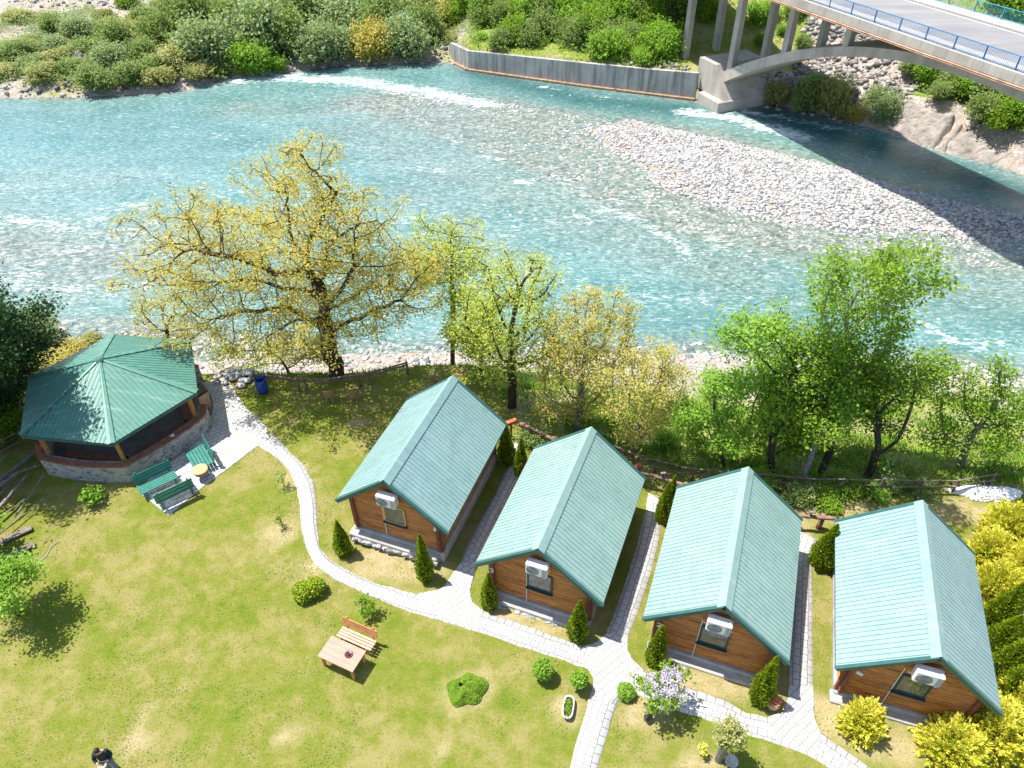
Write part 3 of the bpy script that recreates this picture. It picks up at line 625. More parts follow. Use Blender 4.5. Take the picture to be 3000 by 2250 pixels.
for c,ch in zip(CAB[1:3],'32'): digit('number_sign',ch,c,(-BW+.02,OF-.2,1.78),.22)
for c in(CAB[0],):
    mb=MB();mb.box((BW-.1,OF-.14,1.85),(.12,.1,.2),bev=.02);mb.build('wall_lamp',MT['white'],c)
mb=MB();mb.M=Matrix.Translation((-BW+.25,OF-.16,1.9))@Matrix.Rotation(.5,4,'Y');mb.box((0,0,0),(.24,.1,.12),bev=.02);mb.build('wall_lamp',MT['white'],CAB[3])
# the first cabin has a pale wooden window frame
for ch in CAB[0].children:
    if ch.name.startswith('window'):
        ch.data=ch.data.copy();ch.data.materials[0]=MT['framew'];ch['label']='pale wooden window frame'
# roof shade varies: last cabin bluer, second greener
def rr(name,c1,c2,c):
    m=roofmat(name,c1,c2)
    for ch in c.children:
        if ch.name.startswith(('roof_sheet','ridge_cap')): ch.data=ch.data.copy();ch.data.materials[0]=m
rr('blue_green_sheet_roof',(.22,.335,.33),(.25,.365,.36),CAB[3]);rr('teal_sheet_roof',(.205,.325,.31),(.235,.36,.345),CAB[0])
# ------------------------------------------------------------ gazebo
GC=(-19.2,26.65);GR=4.35;GE=2.6;GA=4.15;GANG=R_(-68)
gz=empty('gazebo',(GC[0],GC[1],0));tag(gz,'hexagonal gazebo with deep green sheet roof on a curved rubble stone wall','gazebo')
hexp=lambda Rr,k,z: Vector((Rr*math.cos(GANG+k*math.pi/3),Rr*math.sin(GANG+k*math.pi/3),z))
ap=Vector((0,0,GA));
for k in range(6):
    a=hexp(GR,k,GE);b=hexp(GR,k+1,GE);mid=(a+b)/2;e1=(b-a);L1=e1.length;e1.normalize();e2=(ap-mid);hl=e2.length;e2.normalize();nrm=e1.cross(e2).normalized()
    if nrm.z<0:nrm=-nrm
    mb=MB();ribbed(mb,a,e1,L1,e2,nrm,lambda t,L1=L1,hl=hl:(0,max(.001,hl*(1-abs(t-L1/2)/(L1/2)))),.2,.07,.02)
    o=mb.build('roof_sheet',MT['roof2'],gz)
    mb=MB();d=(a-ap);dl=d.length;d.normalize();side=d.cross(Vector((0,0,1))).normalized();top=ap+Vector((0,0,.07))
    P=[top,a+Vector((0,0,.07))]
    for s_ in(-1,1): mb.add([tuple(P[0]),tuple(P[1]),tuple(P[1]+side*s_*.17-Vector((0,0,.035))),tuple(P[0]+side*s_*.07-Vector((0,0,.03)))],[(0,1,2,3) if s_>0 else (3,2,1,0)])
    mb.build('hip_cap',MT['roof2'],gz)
    mb=MB();mb.beam(a*.99-Vector((0,0,.09)),b*.99-Vector((0,0,.09)),.05,.14);mb.build('fascia',MT['trim'],gz)
    mb=MB();pp=hexp(GR*.86,k,0);mb.box((pp.x,pp.y,(1.0+GE)/2),(.16,.16,GE-1.0+.3),GANG+k*math.pi/3,.01);mb.build('post',MT['post'],gz)
    mb=MB();mb.beam(hexp(GR*.86,k,GE-.15),hexp(GR*.86,k+1,GE-.15),.14,.16);mb.build('beam',MT['post'],gz)
mb=MB();mb.lathe([(0.22,GA+.0),(.16,GA+.1),(.05,GA+.18),(0,GA+.19)],n=12);mb.build('roof_finial',MT['roof2'],gz)
def gwall(R0,z0,z1,th,open_=(.0,.0)):
    mb=MB();n=96;rad=lambda t:1/ (math.cos(((t-GANG)%(math.pi/3))-math.pi/6)/math.cos(math.pi/6))
    P=[]
    for i in range(n+1):
        t=R_(3)+ (2*math.pi-R_(48))*(-1)*i/n+R_(0)   # leaves an entrance on the river side right
        rr_=R0*(.35+.65*rad(t)*1.0);P.append((t,rr_))
    vs=[]
    for t,r_ in P:
        for rr2,zz in((r_,z0),(r_,z1),(r_-th,z1),(r_-th,z0)): vs.append((rr2*math.cos(t),rr2*math.sin(t),zz))
    fs=[(i*4+k,i*4+4+k,i*4+4+(k+1)%4,i*4+(k+1)%4) for i in range(n) for k in range(4)]+[(0,1,2,3),(n*4+3,n*4+2,n*4+1,n*4)]
    mb.add(vs,fs);return mb
gwall(4.25,-.6,1.0,.42).build('stone_wall',MT['stone'],gz)
gwall(4.28,1.0,1.07,.3).build('coping',MT['brick'],gz)
mb=MB();mb.lathe([(0,.06),(4.0,.06)],n=24);mb.build('floor_slab',simple('gazebo_floor',(.2,.18,.16),.2,3,.9,.1),gz)
mb=MB()
for k in range(4):
    a=hexp(3.2,k-1,.48);b=hexp(3.2,k,.48);mb.beam(a,b,.4,.05)
mb.build('inner_bench',MT['redwood'],gz)
mb=MB();mb.lathe([(.0,.74),(1.1,.74),(1.1,.8),(0,.8)],n=12);mb.tube([(0,0,.06),(0,0,.74)],.12,8);mb.build('inner_table',MT['redwood'],gz)
# round white lamp on the gazebo wall
q=at(508,1283,.9);mb=MB();mb.M=Matrix.Translation((q[0]-GC[0],q[1]-GC[1],.9));mb.lathe([(0,.2),(.1,.18),(.15,.05),(.12,-.06),(.03,-.12),(.03,-.9)],n=14);mb.build('wall_lamp',MT['white'],gz,True)
# leaning board panels beside the entrance
o=empty('leaning_boards',at(610,1205,0));tag(o,'pale and dark wooden boards leaning against the gazebo wall end','boards')
for k,(dx,m) in enumerate(((0,'seatw'),(-.12,'redwood'))):
    mb=MB();mb.M=Matrix.Translation((dx,.25*k,.6))@Matrix.Rotation(.9,4,'Z')@Matrix.Rotation(.25,4,'X');mb.box((0,0,0),(.55,.06,1.25),bev=.01);mb.box((.18,-.05,0),(.05,.04,1.2));mb.build('board',MT[m],o)
# ------------------------------------------------------------ furniture
def slat_bench(name,loc,rz,L,label,m_seat,m_back,group=None,back_h=.42,seat_d=.45,nsl=5,armless=True,legm=None):
    r=empty(name,loc,rz);tag(r,label,'bench',group)
    if name=='green_bench': L*=1.12;seat_d*=1.2;back_h*=1.25
    mb=MB()
    for k in range(nsl): mb.box((0,-seat_d/2+seat_d*(k+.5)/nsl,.45),(L,seat_d/nsl-.025,.035))
    mb.build('seat',m_seat,r)
    mb=MB()
    for k in range(3): mb.box((0,seat_d/2+.06+.02*k,.6+k*(back_h/3)),(L,.03,back_h/3-.03),M=Matrix.Rotation(-.15,4,'X'))
    mb.build('backrest',m_back,r)
    for s in(-1,1):
        mb=MB();x=s*(L/2-.18);mb.box((x,-seat_d/2+.06,.22),(.07,.07,.44));mb.beam((x,seat_d/2-.02,0),(x,seat_d/2+.14,.6+back_h),.07,.05,up=(0,1,0));mb.beam((x,-seat_d/2,.41),(x,seat_d/2,.41),.06,.06);mb.build('leg',legm or m_back,r)
    return r
# picnic table and bench on the lawn
T=[at(800+x/2.4578,1600+y/2.4578,.75) for x,y in((425,645),(315,790),(575,910),(668,752))]
c=np.mean(T,0);ax=(T[2]-T[1]);ang=math.atan2(ax[1],ax[0]);tl=float((np.linalg.norm(T[2]-T[1])+np.linalg.norm(T[3]-T[0]))/2);tw=float((np.linalg.norm(T[1]-T[0])+np.linalg.norm(T[3]-T[2]))/2)
tb=empty('garden_table',(c[0],c[1],0),ang);tag(tb,'rectangular brown wooden table on the lawn holding a small dark dish','table')
mb=MB();
for k in range(4): mb.box((0,-tw/2+tw*(k+.5)/4,.735),(tl,tw/4-.004,.04),bev=.004)
mb.build('tabletop',MT['table'],tb)
for sx_ in(-1,1):
    for sy_ in(-1,1):
        mb=MB();mb.box((sx_*(tl/2-.12),sy_*(tw/2-.1),.36),(.09,.09,.71));mb.build('leg',MT['bench'],tb)
mb=MB()
for sy_ in(-1,1): mb.box((0,sy_*(tw/2-.1),.66),(tl-.3,.03,.1))
mb.build('apron',MT['bench'],tb)
q=at(800+545/2.4578,1600+780/2.4578,.76)
d=empty('table_dish',(q[0],q[1],.758));tag(d,'dark round dish with a small bowl lying on the brown lawn table','dish')
mb=MB();mb.lathe([(.0,.012),(.13,.012),(.15,.03),(.14,.03),(.12,.018),(0,.018)],n=20);mb.build('plate',simple('maroon_dish',(.12,.03,.03),.2,5,.4,.4,0),d,True)
mb=MB();mb.lathe([(.0,.02),(.04,.02),(.06,.08),(.05,.08),(.03,.03)],n=14);mb.build('bowl',MT['framed'],d,True)
q=(at(800+600/2.4578,1600+665/2.4578,.45));slat_bench('garden_bench',(q[0],q[1],0),ang,1.5,'wooden bench with orange backrest beside the brown lawn table',MT['seatw'],MT['bench'],nsl=4)
# green benches on the patio
def z1(x,y): return (380+x/5.925,1250+y/5.925)
q=at(*z1(1200,530),.45);slat_bench('green_bench',(q[0],q[1],0),R_(-54),1.35,'green slatted bench with upright backrest behind the round table',MT['greenw'],MT['greenw'],'green painted patio benches',seat_d=.75,nsl=6,back_h=.4)
q=at(*z1(480,960),.45);slat_bench('green_bench',(q[0],q[1],0),R_(38),1.5,'green bench nearest the gazebo wall, half in its shade',MT['greenw'],MT['greenw'],'green painted patio benches',seat_d=.55,nsl=5,back_h=.4)
q=at(*z1(760,1120),.45);slat_bench('green_bench',(q[0],q[1],0),R_(218),1.5,'green bench at the patio edge with its back to the lawn',MT['greenw'],MT['greenw'],'green painted patio benches',seat_d=.5,nsl=5,back_h=.5)
q=at(*z1(1215,735),.62)
rt=empty('round_table',(q[0],q[1],0));tag(rt,'small round wooden table with wicker skirt between the green benches','table')
mb=MB();mb.lathe([(0,.62),(.34,.62),(.35,.6),(.35,.57),(0,.57)],n=28);mb.build('tabletop',simple('honey_top',(.58,.33,.16),.12,4,.45,.3,.1),rt)
mb=MB();mb.lathe([(.33,.57),(.3,.4),(.2,.32)],n=24);mb.build('skirt',MT['wicker'],rt)
for k in range(3):
    mb=MB();a=k*2.09+.3;mb.tube([(.14*math.cos(a),.14*math.sin(a),.4),(.26*math.cos(a),.26*math.sin(a),.035)],.018,6);mb.build('leg',MT['wicker'],rt)
# wicker chairs
def chair(px,py,rz,label):
    q=atg(px,py);r=empty('wicker_chair',(q[0],q[1],0),rz);tag(r,label,'chair','wicker chairs by the rail fence')
    mb=MB();mb.lathe([(0,.42),(.27,.42),(.28,.38),(.24,.36),(0,.36)],n=16);mb.build('seat',MT['wicker'],r)
    mb=MB();vs=[];n=14
    for i in range(n+1):
        a=R_(-20)+R_(220)*i/n
        h=.62+.24*math.sin(math.pi*i/n)
        for r_,z in((.28,.4),(.33,h),(.30,h),(.25,.4)): vs.append((r_*math.cos(a),r_*math.sin(a),z))
    mb.add(vs,[(i*4+k,i*4+4+k,i*4+4+(k+1)%4,i*4+(k+1)%4) for i in range(n) for k in range(4)]);mb.build('backrest',MT['wicker'],r)
    for k in range(4):
        a=k*math.pi/2+.78;mb=MB();mb.tube([(.2*math.cos(a),.2*math.sin(a),.38),(.24*math.cos(a),.24*math.sin(a),0)],.016,6);mb.build('leg',MT['cast'],r)
chair(968,1172,R_(180),'wicker armchair by the rail fence, the left one of the pair');chair(1040,1172,R_(170),'wicker armchair by the rail fence, the right one of the pair')
# blue barrel
q=atg(772,1148);r=empty('plastic_barrel',(q[0],q[1],0));tag(r,'open blue plastic barrel standing at the left end of the rail fence','barrel')
mb=MB();mb.lathe([(0,0),(.25,0),(.29,.2),(.3,.45),(.29,.7),(.27,.86),(.24,.86),(.26,.6),(.26,.05),(0,.05)],n=24);mb.build('barrel_body',MT['blueb'],r,True)
mb=MB();
for z in(.28,.6,.86): mb.lathe([(.285,z-.02),(.31,z),(.285,z+.02)],n=24)
mb.build('hoop',MT['blueb'],r,True)
# ------------------------------------------------------------ fences
def rail_fence(name,label,top,posts,rails=(0.85,),r=.05,mat='rail',zoff=0,group=None):
    P=[]
    for a,b in top:
        p=at(a,b,.85+zoff);
        for _ in range(8): p=at(a,b,Z1(p[0],p[1])+.85)
        P.append(np.array([p[0],p[1],Z1(p[0],p[1])]))
    root=empty(name,P[0]);tag(root,label,'fence',group)
    loc=P[0]
    for h in rails:
        pts=[]
        for a,b in zip(P[:-1],P[1:]):
            for k in range(4): 
                t=k/4;pts.append(a*(1-t)+b*t+np.array([0,0,h])+rng.normal(0,.012,3)-loc)
        pts.append(P[-1]+np.array([0,0,h])-loc);mb=MB();mb.tube(pts,[r*(.85+.3*rng.random()) for _ in pts],7);mb.build('rail',MT[mat],root,True)
    A=np.array(P);dd=np.r_[0,np.cumsum(np.linalg.norm(np.diff(A,axis=0),axis=1))]
    for t in posts:
        p=np.array([np.interp(t*dd[-1],dd,A[:,i]) for i in range(3)]);mb=MB();q=p-loc+np.array([0,r*1.6,0]);mb.tube([q+[0,0,-.3],q+[0,0,.3],q+[0,0,max(rails)+.02]],[r*1.5,r*1.4,r*1.3],8);mb.build('post',MT[mat],root,True)
    return root
rail_fence('rail_fence','rustic pole rail fence above the river in front of the big yellow-leaved tree',[(765,1098),(868,1110),(960,1110),(1060,1098),(1110,1086),(1192,1062)],(.25,.3,.66,.73,.995),(.85,.7),.05)
rail_fence('rail_fence','stout log rail between the first and second cabin from the left',[(1523,1240),(1560,1256),(1625,1290)],(.12,.98),(.85,),.085,'logrl')
rail_fence('rail_fence','stout log rail with lamp between the second and third cabin from the left',[(1870,1385),(1942,1400),(2015,1425)],(.02,.98),(.85,),.085,'logrl')
rail_fence('rail_fence','stout log rail with lamp between the third and fourth cabin from the left',[(2330,1510),(2380,1514),(2450,1520)],(.05,.72),(.85,),.085,'logrl')
rail_fence('rail_fence','short log rail end just behind the peak of the leftmost cabin',[(1252,1096),(1300,1122)],(.5,),(.85,),.08,'logrl')
rail_fence('rail_fence','long weathered two rail pole fence running behind the cabins below the green trees',[(1800,1305),(1870,1335),(1925,1350),(2000,1368),(2106,1382),(2260,1392),(2386,1404),(2506,1406),(2603,1406),(2699,1409),(2800,1409),(2926,1389)],(.02,.12,.22,.31,.4,.5,.6,.7,.8,.89,.995),(.85,.45),.04,'oldwood')
# garden lamps on the log rails
for (a,b),lb in (((1942,1392),'small grey floodlight on the log rail behind the second path'),((2377,1506),'small grey floodlight on the log rail behind the third path')):
    q=at(a,b,1.0);r=empty('floodlight',(q[0],q[1],.93));tag(r,lb,'lamp','floodlights on the log rails')
    mb=MB();mb.tube([(0,0,0),(0,0,.16)],.03,8);mb.build('stand',MT['blackm'],r);mb=MB();mb.box((0,-.02,.22),(.24,.1,.16),bev=.02,M=Matrix.Rotation(.6,4,'X'));mb.build('lamp_head',MT['fan'],r)
# ------------------------------------------------------------ bridge
DZ=8.5;A0=at(2580,79,DZ);B0=at(2905.5,190,DZ);u=(B0-A0)/np.linalg.norm(B0-A0);nn_=np.array([-u[1],u[0],0])
BM=Matrix(((u[0],nn_[0],0,A0[0]),(u[1],nn_[1],0,A0[1]),(0,0,1,0),(0,0,0,1)))
br=bpy.data.objects.new('arch_bridge',None);link(br);br.matrix_world=BM;tag(br,'concrete arch road bridge with blue railings crossing the river at the upper right','bridge')
S0,S1=-48,62;W0,W1=-.35,10.15
mb=MB();mb.box(((S0+S1)/2,(W0+W1)/2,DZ-.28),(S1-S0,W1-W0,.5));mb.box(((S0+S1)/2,(W0+W1)/2,DZ-.72),(S1-S0,W1-W0-1.6,.4));mb.build('deck',MT['bridgec'],br)
mb=MB();mb.box(((S0+S1)/2,W0+.13,DZ-.19),(S1-S0,.3,.72),bev=.02);mb.build('edge_beam',MT['bridgec'],br)
mb=MB();mb.box(((S0+S1)/2,W1-.1,DZ-.19),(S1-S0,.3,.72),bev=.02);mb.build('edge_beam',MT['bridgec'],br)
mb=MB();mb.box(((S0+S1)/2,.62,DZ+.06),(S1-S0,1.1,.22));mb.build('sidewalk',simple('pale_sidewalk',(.36,.345,.33),.12,2,.9,.1,.2),br)
mb=MB();mb.box(((S0+S1)/2,9.1,DZ+.06),(S1-S0,1.6,.22));mb.build('sidewalk',simple('pale_sidewalk_far',(.4,.38,.35),.12,2,.9,.1,.2),br)
mb=MB();mb.box(((S0+S1)/2,4.75,DZ-.0),(S1-S0,7.1,.06));mb.build('roadway',MT['road'],br)
for yy in(1.55,8.0):
    mb=MB();mb.box(((S0+S1)/2,yy,DZ+.036),(S1-S0,.13,.006));mb.build('road_line',MT['line'],br)
mb=MB()
for z,yo in((-.62,-.06),(-.74,-.04)): mb.tube([(s,W0+yo,DZ+z+.01*math.sin(s)) for s in np.arange(S0,S1,1.5)],.055,6)
mb.build('service_pipe',MT['rust'],br)
for yy,mt,ph in((.05,'blue',0),(9.8,'teal',1.1)):
    mb=MB();mb.tube([(S0,yy,DZ+1.05),(S1,yy,DZ+1.05)],.035,6);mb.tube([(S0,yy,DZ+.24),(S1,yy,DZ+.24)],.025,6)
    s=S0
    while s<S1: mb.box((s,yy,DZ+.65),(.018,.018,.78));s+=.13
    rl=mb.build('railing',MT[mt],br)
    s=S0+ph
    while s<S1: 
        mb=MB();mb.box((s,yy,DZ+.58),(.09,.09,.98),bev=.01);mb.build('post',MT[mt],rl);s+=2.62
SC,ZC,KA=8.0,7.15,.0099;OFFA=2.1;AW=5.2
atop=lambda s: ZC-KA*(s-SC)**2
def archsec():
    mb=MB();ss=np.linspace(SC-31,SC+31,60);vs=[]
    for s in ss:
        th=.75+.55*((s-SC)/31)**2
        for y in(OFFA,OFFA+AW):
            vs+= [(s,y,atop(s)),(s,y,atop(s)-th)]
    n=len(ss);fs=[]
    for i in range(n-1):
        a=i*4;b=a+4;fs+=[(a,b,b+2,a+2),(a+1,a+3,b+3,b+1),(a,a+1,b+1,b),(a+2,b+2,b+3,a+3)]
    fs+=[(0,2,3,1)];mb.add(vs,fs);return mb
archsec().build('arch',MT['bridgec'],br)
for k,s in enumerate((-38,-29.4,-20.6,-12.8,-5.3,1.9,14.1,21.3,28.8,36.6,45)):
    for y in(OFFA+.1,OFFA+AW-.8):
        if s<-22 or s>38:
            P=BM@Vector((s,y,0));zb_=Z1(P.x,P.y)-.6
        else: zb_=atop(s)-.4
        mb=MB();wd=.8 if (s<-15 or s>31) else .7
        mb.box((s,y+.35,(zb_+DZ-.7)/2),(wd,.7,DZ-.7-zb_),bev=.04);mb.build('column',MT['bridgec'],br)
# springing abutments
for sg in(-1,1):
    sb=SC+sg*(29.9 if sg<0 else 28.6);mb=MB()
    poly=[(sb+sg*-2.2,ZW+1.2),(sb+sg*.4,ZW+1.2),(sb+sg*3.2,ZW+1.2),(sb+sg*3.2,-.75),(sb+sg*.1,-.75)]
    vs=[(x,y,z) for y in(OFFA-.6,OFFA+AW+.6) for x,z in poly];n=len(poly)
    mb.add(vs,[tuple(range(n)),tuple(range(2*n-1,n-1,-1))]+[(i,n+i,n+(i+1)%n,(i+1)%n) for i in range(n)]);ab=mb.build('abutment',MT['bridgec'],br)
    if sg<0:
        mb=MB()
        for y in(OFFA+.9,OFFA+AW-.9): mb.box((sb+1.33,y,-1.9),(.04,.55,.6),M=Matrix.Rotation(R_(52),4,'Y'))
        mb.build('drain_opening',MT['darkgrey'],ab)
        mb=MB();mb.box((sb+.4,OFFA+AW/2,ZW+.2),(4.0,AW+2.6,2.0),bev=.1);mb.build('footing',MT['bridgec'],br)
    else:
        mb=MB();mb.box((sb,OFFA+AW/2,ZW+.2),(5,AW+3.4,2.4),bev=.1);mb.build('footing',MT['bridgec'],br)
# far retaining wall
def wallalong(name,px_,label,top_h,th=.5,z0=ZW-1):
    P=[at(a,b,ZW)[:2] for a,b in px_];mb=MB();n=len(P);out=[]
    for i,p in enumerate(P):
        a=P[max(i-1,0)];b=P[min(i+1,n-1)];d=(b-a)/np.linalg.norm(b-a);nr=np.array([-d[1],d[0]]);nr=nr if nr[1]>0 else -nr
        out.append((p,p+nr*th))
    vs=[]
    for (p,q),h in zip(out,top_h):
        vs+=[(*p,z0),(*p,ZW+h),(*q,ZW+h),(*q,z0)]
    fs=[(i*4+k,i*4+4+k,i*4+4+(k+1)%4,i*4+(k+1)%4) for i in range(n-1) for k in range(4)]+[(0,3,2,1),((n-1)*4,(n-1)*4+1,(n-1)*4+2,(n-1)*4+3)]
    mb.add(vs,fs);
    r=empty(name,(0,0,0));tag(r,label,'wall');mb.build('wall_body',MT['wallc'],r)
    mb=MB()
    for i in range(n-1):
        a,b=P[i],P[i+1];d=(b-a)/np.linalg.norm(b-a);nr=np.array([-d[1],d[0]]);nr=nr if nr[1]>0 else -nr
        a2,b2=a-nr*.2,b-nr*.2;mb.beam((*a2,ZW+.05),(*b2,ZW+.05),.5,.4)
    mb.build('wall_toe',simple('toe_concrete',(.3,.2,.13),.35,2,.9,.1,.4),r)
wallalong('retaining_wall',[(1322,180),(1372,206),(1500,224),(1700,252),(1900,277),(2035,293)],'long grey streaked concrete retaining wall on the far bank left of the bridge',[2.3,2.35,2.5,2.7,2.85,3.0])
wallalong('retaining_wall',[(2150,262),(2300,275),(2450,305),(2590,342)],'low concrete wall under the bridge behind the riverside bushes',[2.6,2.4,2.3,2.2],z0=ZW-1)
# rock outcrop
def outcrop():
    c=at(2760,395,ZW+.5);c=np.array([44.5,70.0]) if False else at(2730,430,ZW)[:2]
    n=140;xs=np.linspace(-6.5,16,n);ys=np.linspace(-4.5,8,80);A,Bm=np.meshgrid(xs,ys)
    wxp=c[0]+A;wyp=c[1]+Bm
    base=wyp-yfar(wxp)
    h=np.clip((base+.9)*.62,-1.5,2.6)*sstep(-6.5,-4,A)*(1-.45*sstep(1.5,5,A))
    str_=np.abs(((A*.55-Bm*.35+fbm(wxp,wyp,4,61)*1.6)%1.3)/1.3-.5)*.45
    crack=np.exp(-((A*.9-Bm*.85-.8+(fbm(wxp,wyp,1.5,64)-.5)*1.6)/.35)**2)*1.0+.7*np.exp(-((A*.9-Bm*.9-1.9+(fbm(wxp,wyp,1.2,66)-.5)*1.4)/.28)**2)
    z=ZW-.15+h+str_*sstep(-.5,.6,h)+(fbm(wxp,wyp,1.2,62)-.5)*.5*sstep(-1,0,h)-crack*sstep(0,.5,h)
    z=np.where((A<-6.3)|(A>15.8)|(Bm>7.8)|(Bm<-4.3),ZW-2.2,z)
    idx=np.arange(A.size).reshape(A.shape);Fc=np.stack([idx[:-1,:-1],idx[:-1,1:],idx[1:,1:],idx[1:,:-1]],-1).reshape(-1,4)
    t=NT('pale_bedrock');s=t.noise(1.4,7,t.pos((.4,1.6,2),(0,0,-.6)),.7);col=t.ramp(s,[(.3,(.1,.085,.075)),(.45,(.25,.22,.19)),(.6,(.35,.31,.27)),(.75,(.42,.38,.34))]);t.bump(s,.7,.15);m=t.fin(col,.9,.1)
    o=npmesh('rock_outcrop',np.stack([wxp,wyp,z],-1).reshape(-1,3),Fc,m,smooth=False);tag(o,'pale cracked bedrock outcrop sloping into the deep channel below the bridge','rock')
outcrop()
def boulder(px,py,r_,label,sc=(1,1,.8)):
    q=atg(px,py,-3);V=IV.copy();V=V*(1+(rng.random((12,1))-.5)*.35)
    me=bpy.data.meshes.new('boulder');me.from_pydata([tuple(v*np.array(sc)*r_) for v in V],[],[tuple(f) for f in IF]);me.materials.append(MT['rip2'])
    o=link(bpy.data.objects.new('boulder',me));o.location=(q[0],q[1],q[2]+r_*.25);tag(o,label,'boulder')
    md=o.modifiers.new('b','BEVEL');md.width=r_*.12;md.segments=2
MT['rip2']=simple('boulder_rock',(.3,.27,.26),.3,1.5,.9,.1,.6,4)
boulder(252,180,1.7,'dark grey boulder among the bushes on the far left bank')
boulder(1190,535,.55,'lone white boulder breaking the river surface near the treetop',(1.2,.8,.5)) if False else None
# ============================================================ vegetation
def leafquads(C,L,Wd=None,up=.5,dirs=None):
    n=len(C);nrm=rng.normal(size=(n,3));nrm[:,2]=np.abs(nrm[:,2])+up;nrm/=np.linalg.norm(nrm,axis=1)[:,None]
    t=rng.normal(size=(n,3)) if dirs is None else dirs+rng.normal(size=(n,3))*.25
    a=np.cross(nrm,t);a/=np.linalg.norm(a,axis=1)[:,None]+1e-9
    b=np.cross(a,nrm) if dirs is None else t/(np.linalg.norm(t,axis=1)[:,None]+1e-9)
    L=np.asarray(L)*np.ones(n)*(.65+.7*rng.random(n));Wd=L*.6 if Wd is None else Wd*np.ones(n)
    a=a*Wd[:,None]/2;b=b*L[:,None]/2
    V=np.stack([C-b,C+a*1.0-b*.05,C+b,C-a-b*.05],1).reshape(-1,3)
    return V,np.arange(n*4).reshape(n,4)
def foliage(name,C,L,mat,parent=None,up=.5,dirs=None,Wd=None):
    V,Fc=leafquads(C,L,Wd,up,dirs);return npmesh(name,V,Fc,mat,parent,attrs={'rnd':('FACE',rng.random(len(C)))})
def grow(base,att,D=.35,di=3.,dk=.7,trunk=None,maxn=6000,trop=.12):
    nodes=[np.array(base,float)];par=[-1]
    if trunk and isinstance(trunk[0],list):
        for ln in trunk:
            cur=int(np.argmin([np.linalg.norm(ln[0]-q) for q in nodes]))
            for p in ln:
                while np.linalg.norm(p-nodes[cur])>D*1.2:
                    nodes.append(nodes[cur]+(p-nodes[cur])/np.linalg.norm(p-nodes[cur])*D+rng.normal(0,.16,3)*D);par.append(cur);cur=len(nodes)-1
    elif trunk is not None:
        for p in trunk:
            p=np.array(p,float)
            while np.linalg.norm(p-nodes[-1])>D*1.2: nodes.append(nodes[-1]+(p-nodes[-1])/np.linalg.norm(p-nodes[-1])*D+rng.normal(0,.03,3)*D);par.append(len(nodes)-2)
    N=np.array(nodes);dist=np.full(len(att),1e9);near=np.zeros(len(att),int)
    for i in range(len(N)):
        d=np.linalg.norm(att-N[i],axis=1);k=d<dist;dist[k]=d[k];near[k]=i
    alive=np.ones(len(att),bool)
    for it in range(140):
        m=alive&(dist<di)
        if not m.any():
            if not alive.any():break
            j=np.argmin(np.where(alive,dist,1e9));m=np.zeros(len(att),bool);m[j]=True
        u_,inv=np.unique(near[m],return_inverse=True);dv=att[m]-np.array(nodes)[near[m]];dv/=np.linalg.norm(dv,axis=1)[:,None]+1e-9
        acc=np.zeros((len(u_),3));np.add.at(acc,inv,dv);acc+=rng.normal(0,.22,acc.shape);acc[:,2]+=trop;acc/=np.linalg.norm(acc,axis=1)[:,None]+1e-9
        st=len(nodes)
        for k,q in enumerate(u_):
            nodes.append(nodes[q]+acc[k]*D);par.append(int(q))
        for i in range(st,len(nodes)):
            d=np.linalg.norm(att-nodes[i],axis=1);k=d<dist;dist[k]=d[k];near[k]=i
        alive&=dist>dk
        if len(nodes)>maxn or not alive.any():break
    return np.array(nodes),np.array(par)
def skeleton(nodes,par,r0,rmin=.012,ns=5):
    n=len(nodes);w_=np.zeros(n);kids=np.zeros(n,int)
    for i in range(n-1,0,-1):
        if kids[i]==0:w_[i]+=1
        w_[par[i]]+=w_[i];kids[par[i]]+=1
    r=r0*(w_/max(w_[0],1))**.56;r=np.maximum(r,rmin)
    return r,kids,w_
def tubes(nodes,par,r,ns=5,minr=0):
    i=np.arange(1,len(nodes));i=i[r[i]>=minr];a=nodes[par[i]];b=nodes[i];d=b-a;d/=np.linalg.norm(d,axis=1)[:,None]+1e-9
    ref=np.where(np.abs(d[:,2:3])<.9,np.array([[0,0,1.]]),np.array([[1.,0,0]]));x=np.cross(d,ref);x/=np.linalg.norm(x,axis=1)[:,None];y=np.cross(d,x)
    th=np.arange(ns)*2*np.pi/ns;ra=np.minimum(r[par[i]],r[i]*1.35);rb=r[i]
    ring=lambda c,rr:c[:,None]+(x[:,None]*np.cos(th)[None,:,None]+y[:,None]*np.sin(th)[None,:,None])*rr[:,None,None]
    V=np.concatenate([ring(a-d*ra[:,None]*.4,ra),ring(b,rb)],1);m=len(i);k=np.arange(ns)
    Fq=np.stack([k,(k+1)%ns,(k+1)%ns+ns,k+ns],-1)[None]+np.arange(m)[:,None,None]*2*ns
    return V.reshape(-1,3),Fq.reshape(-1,4)
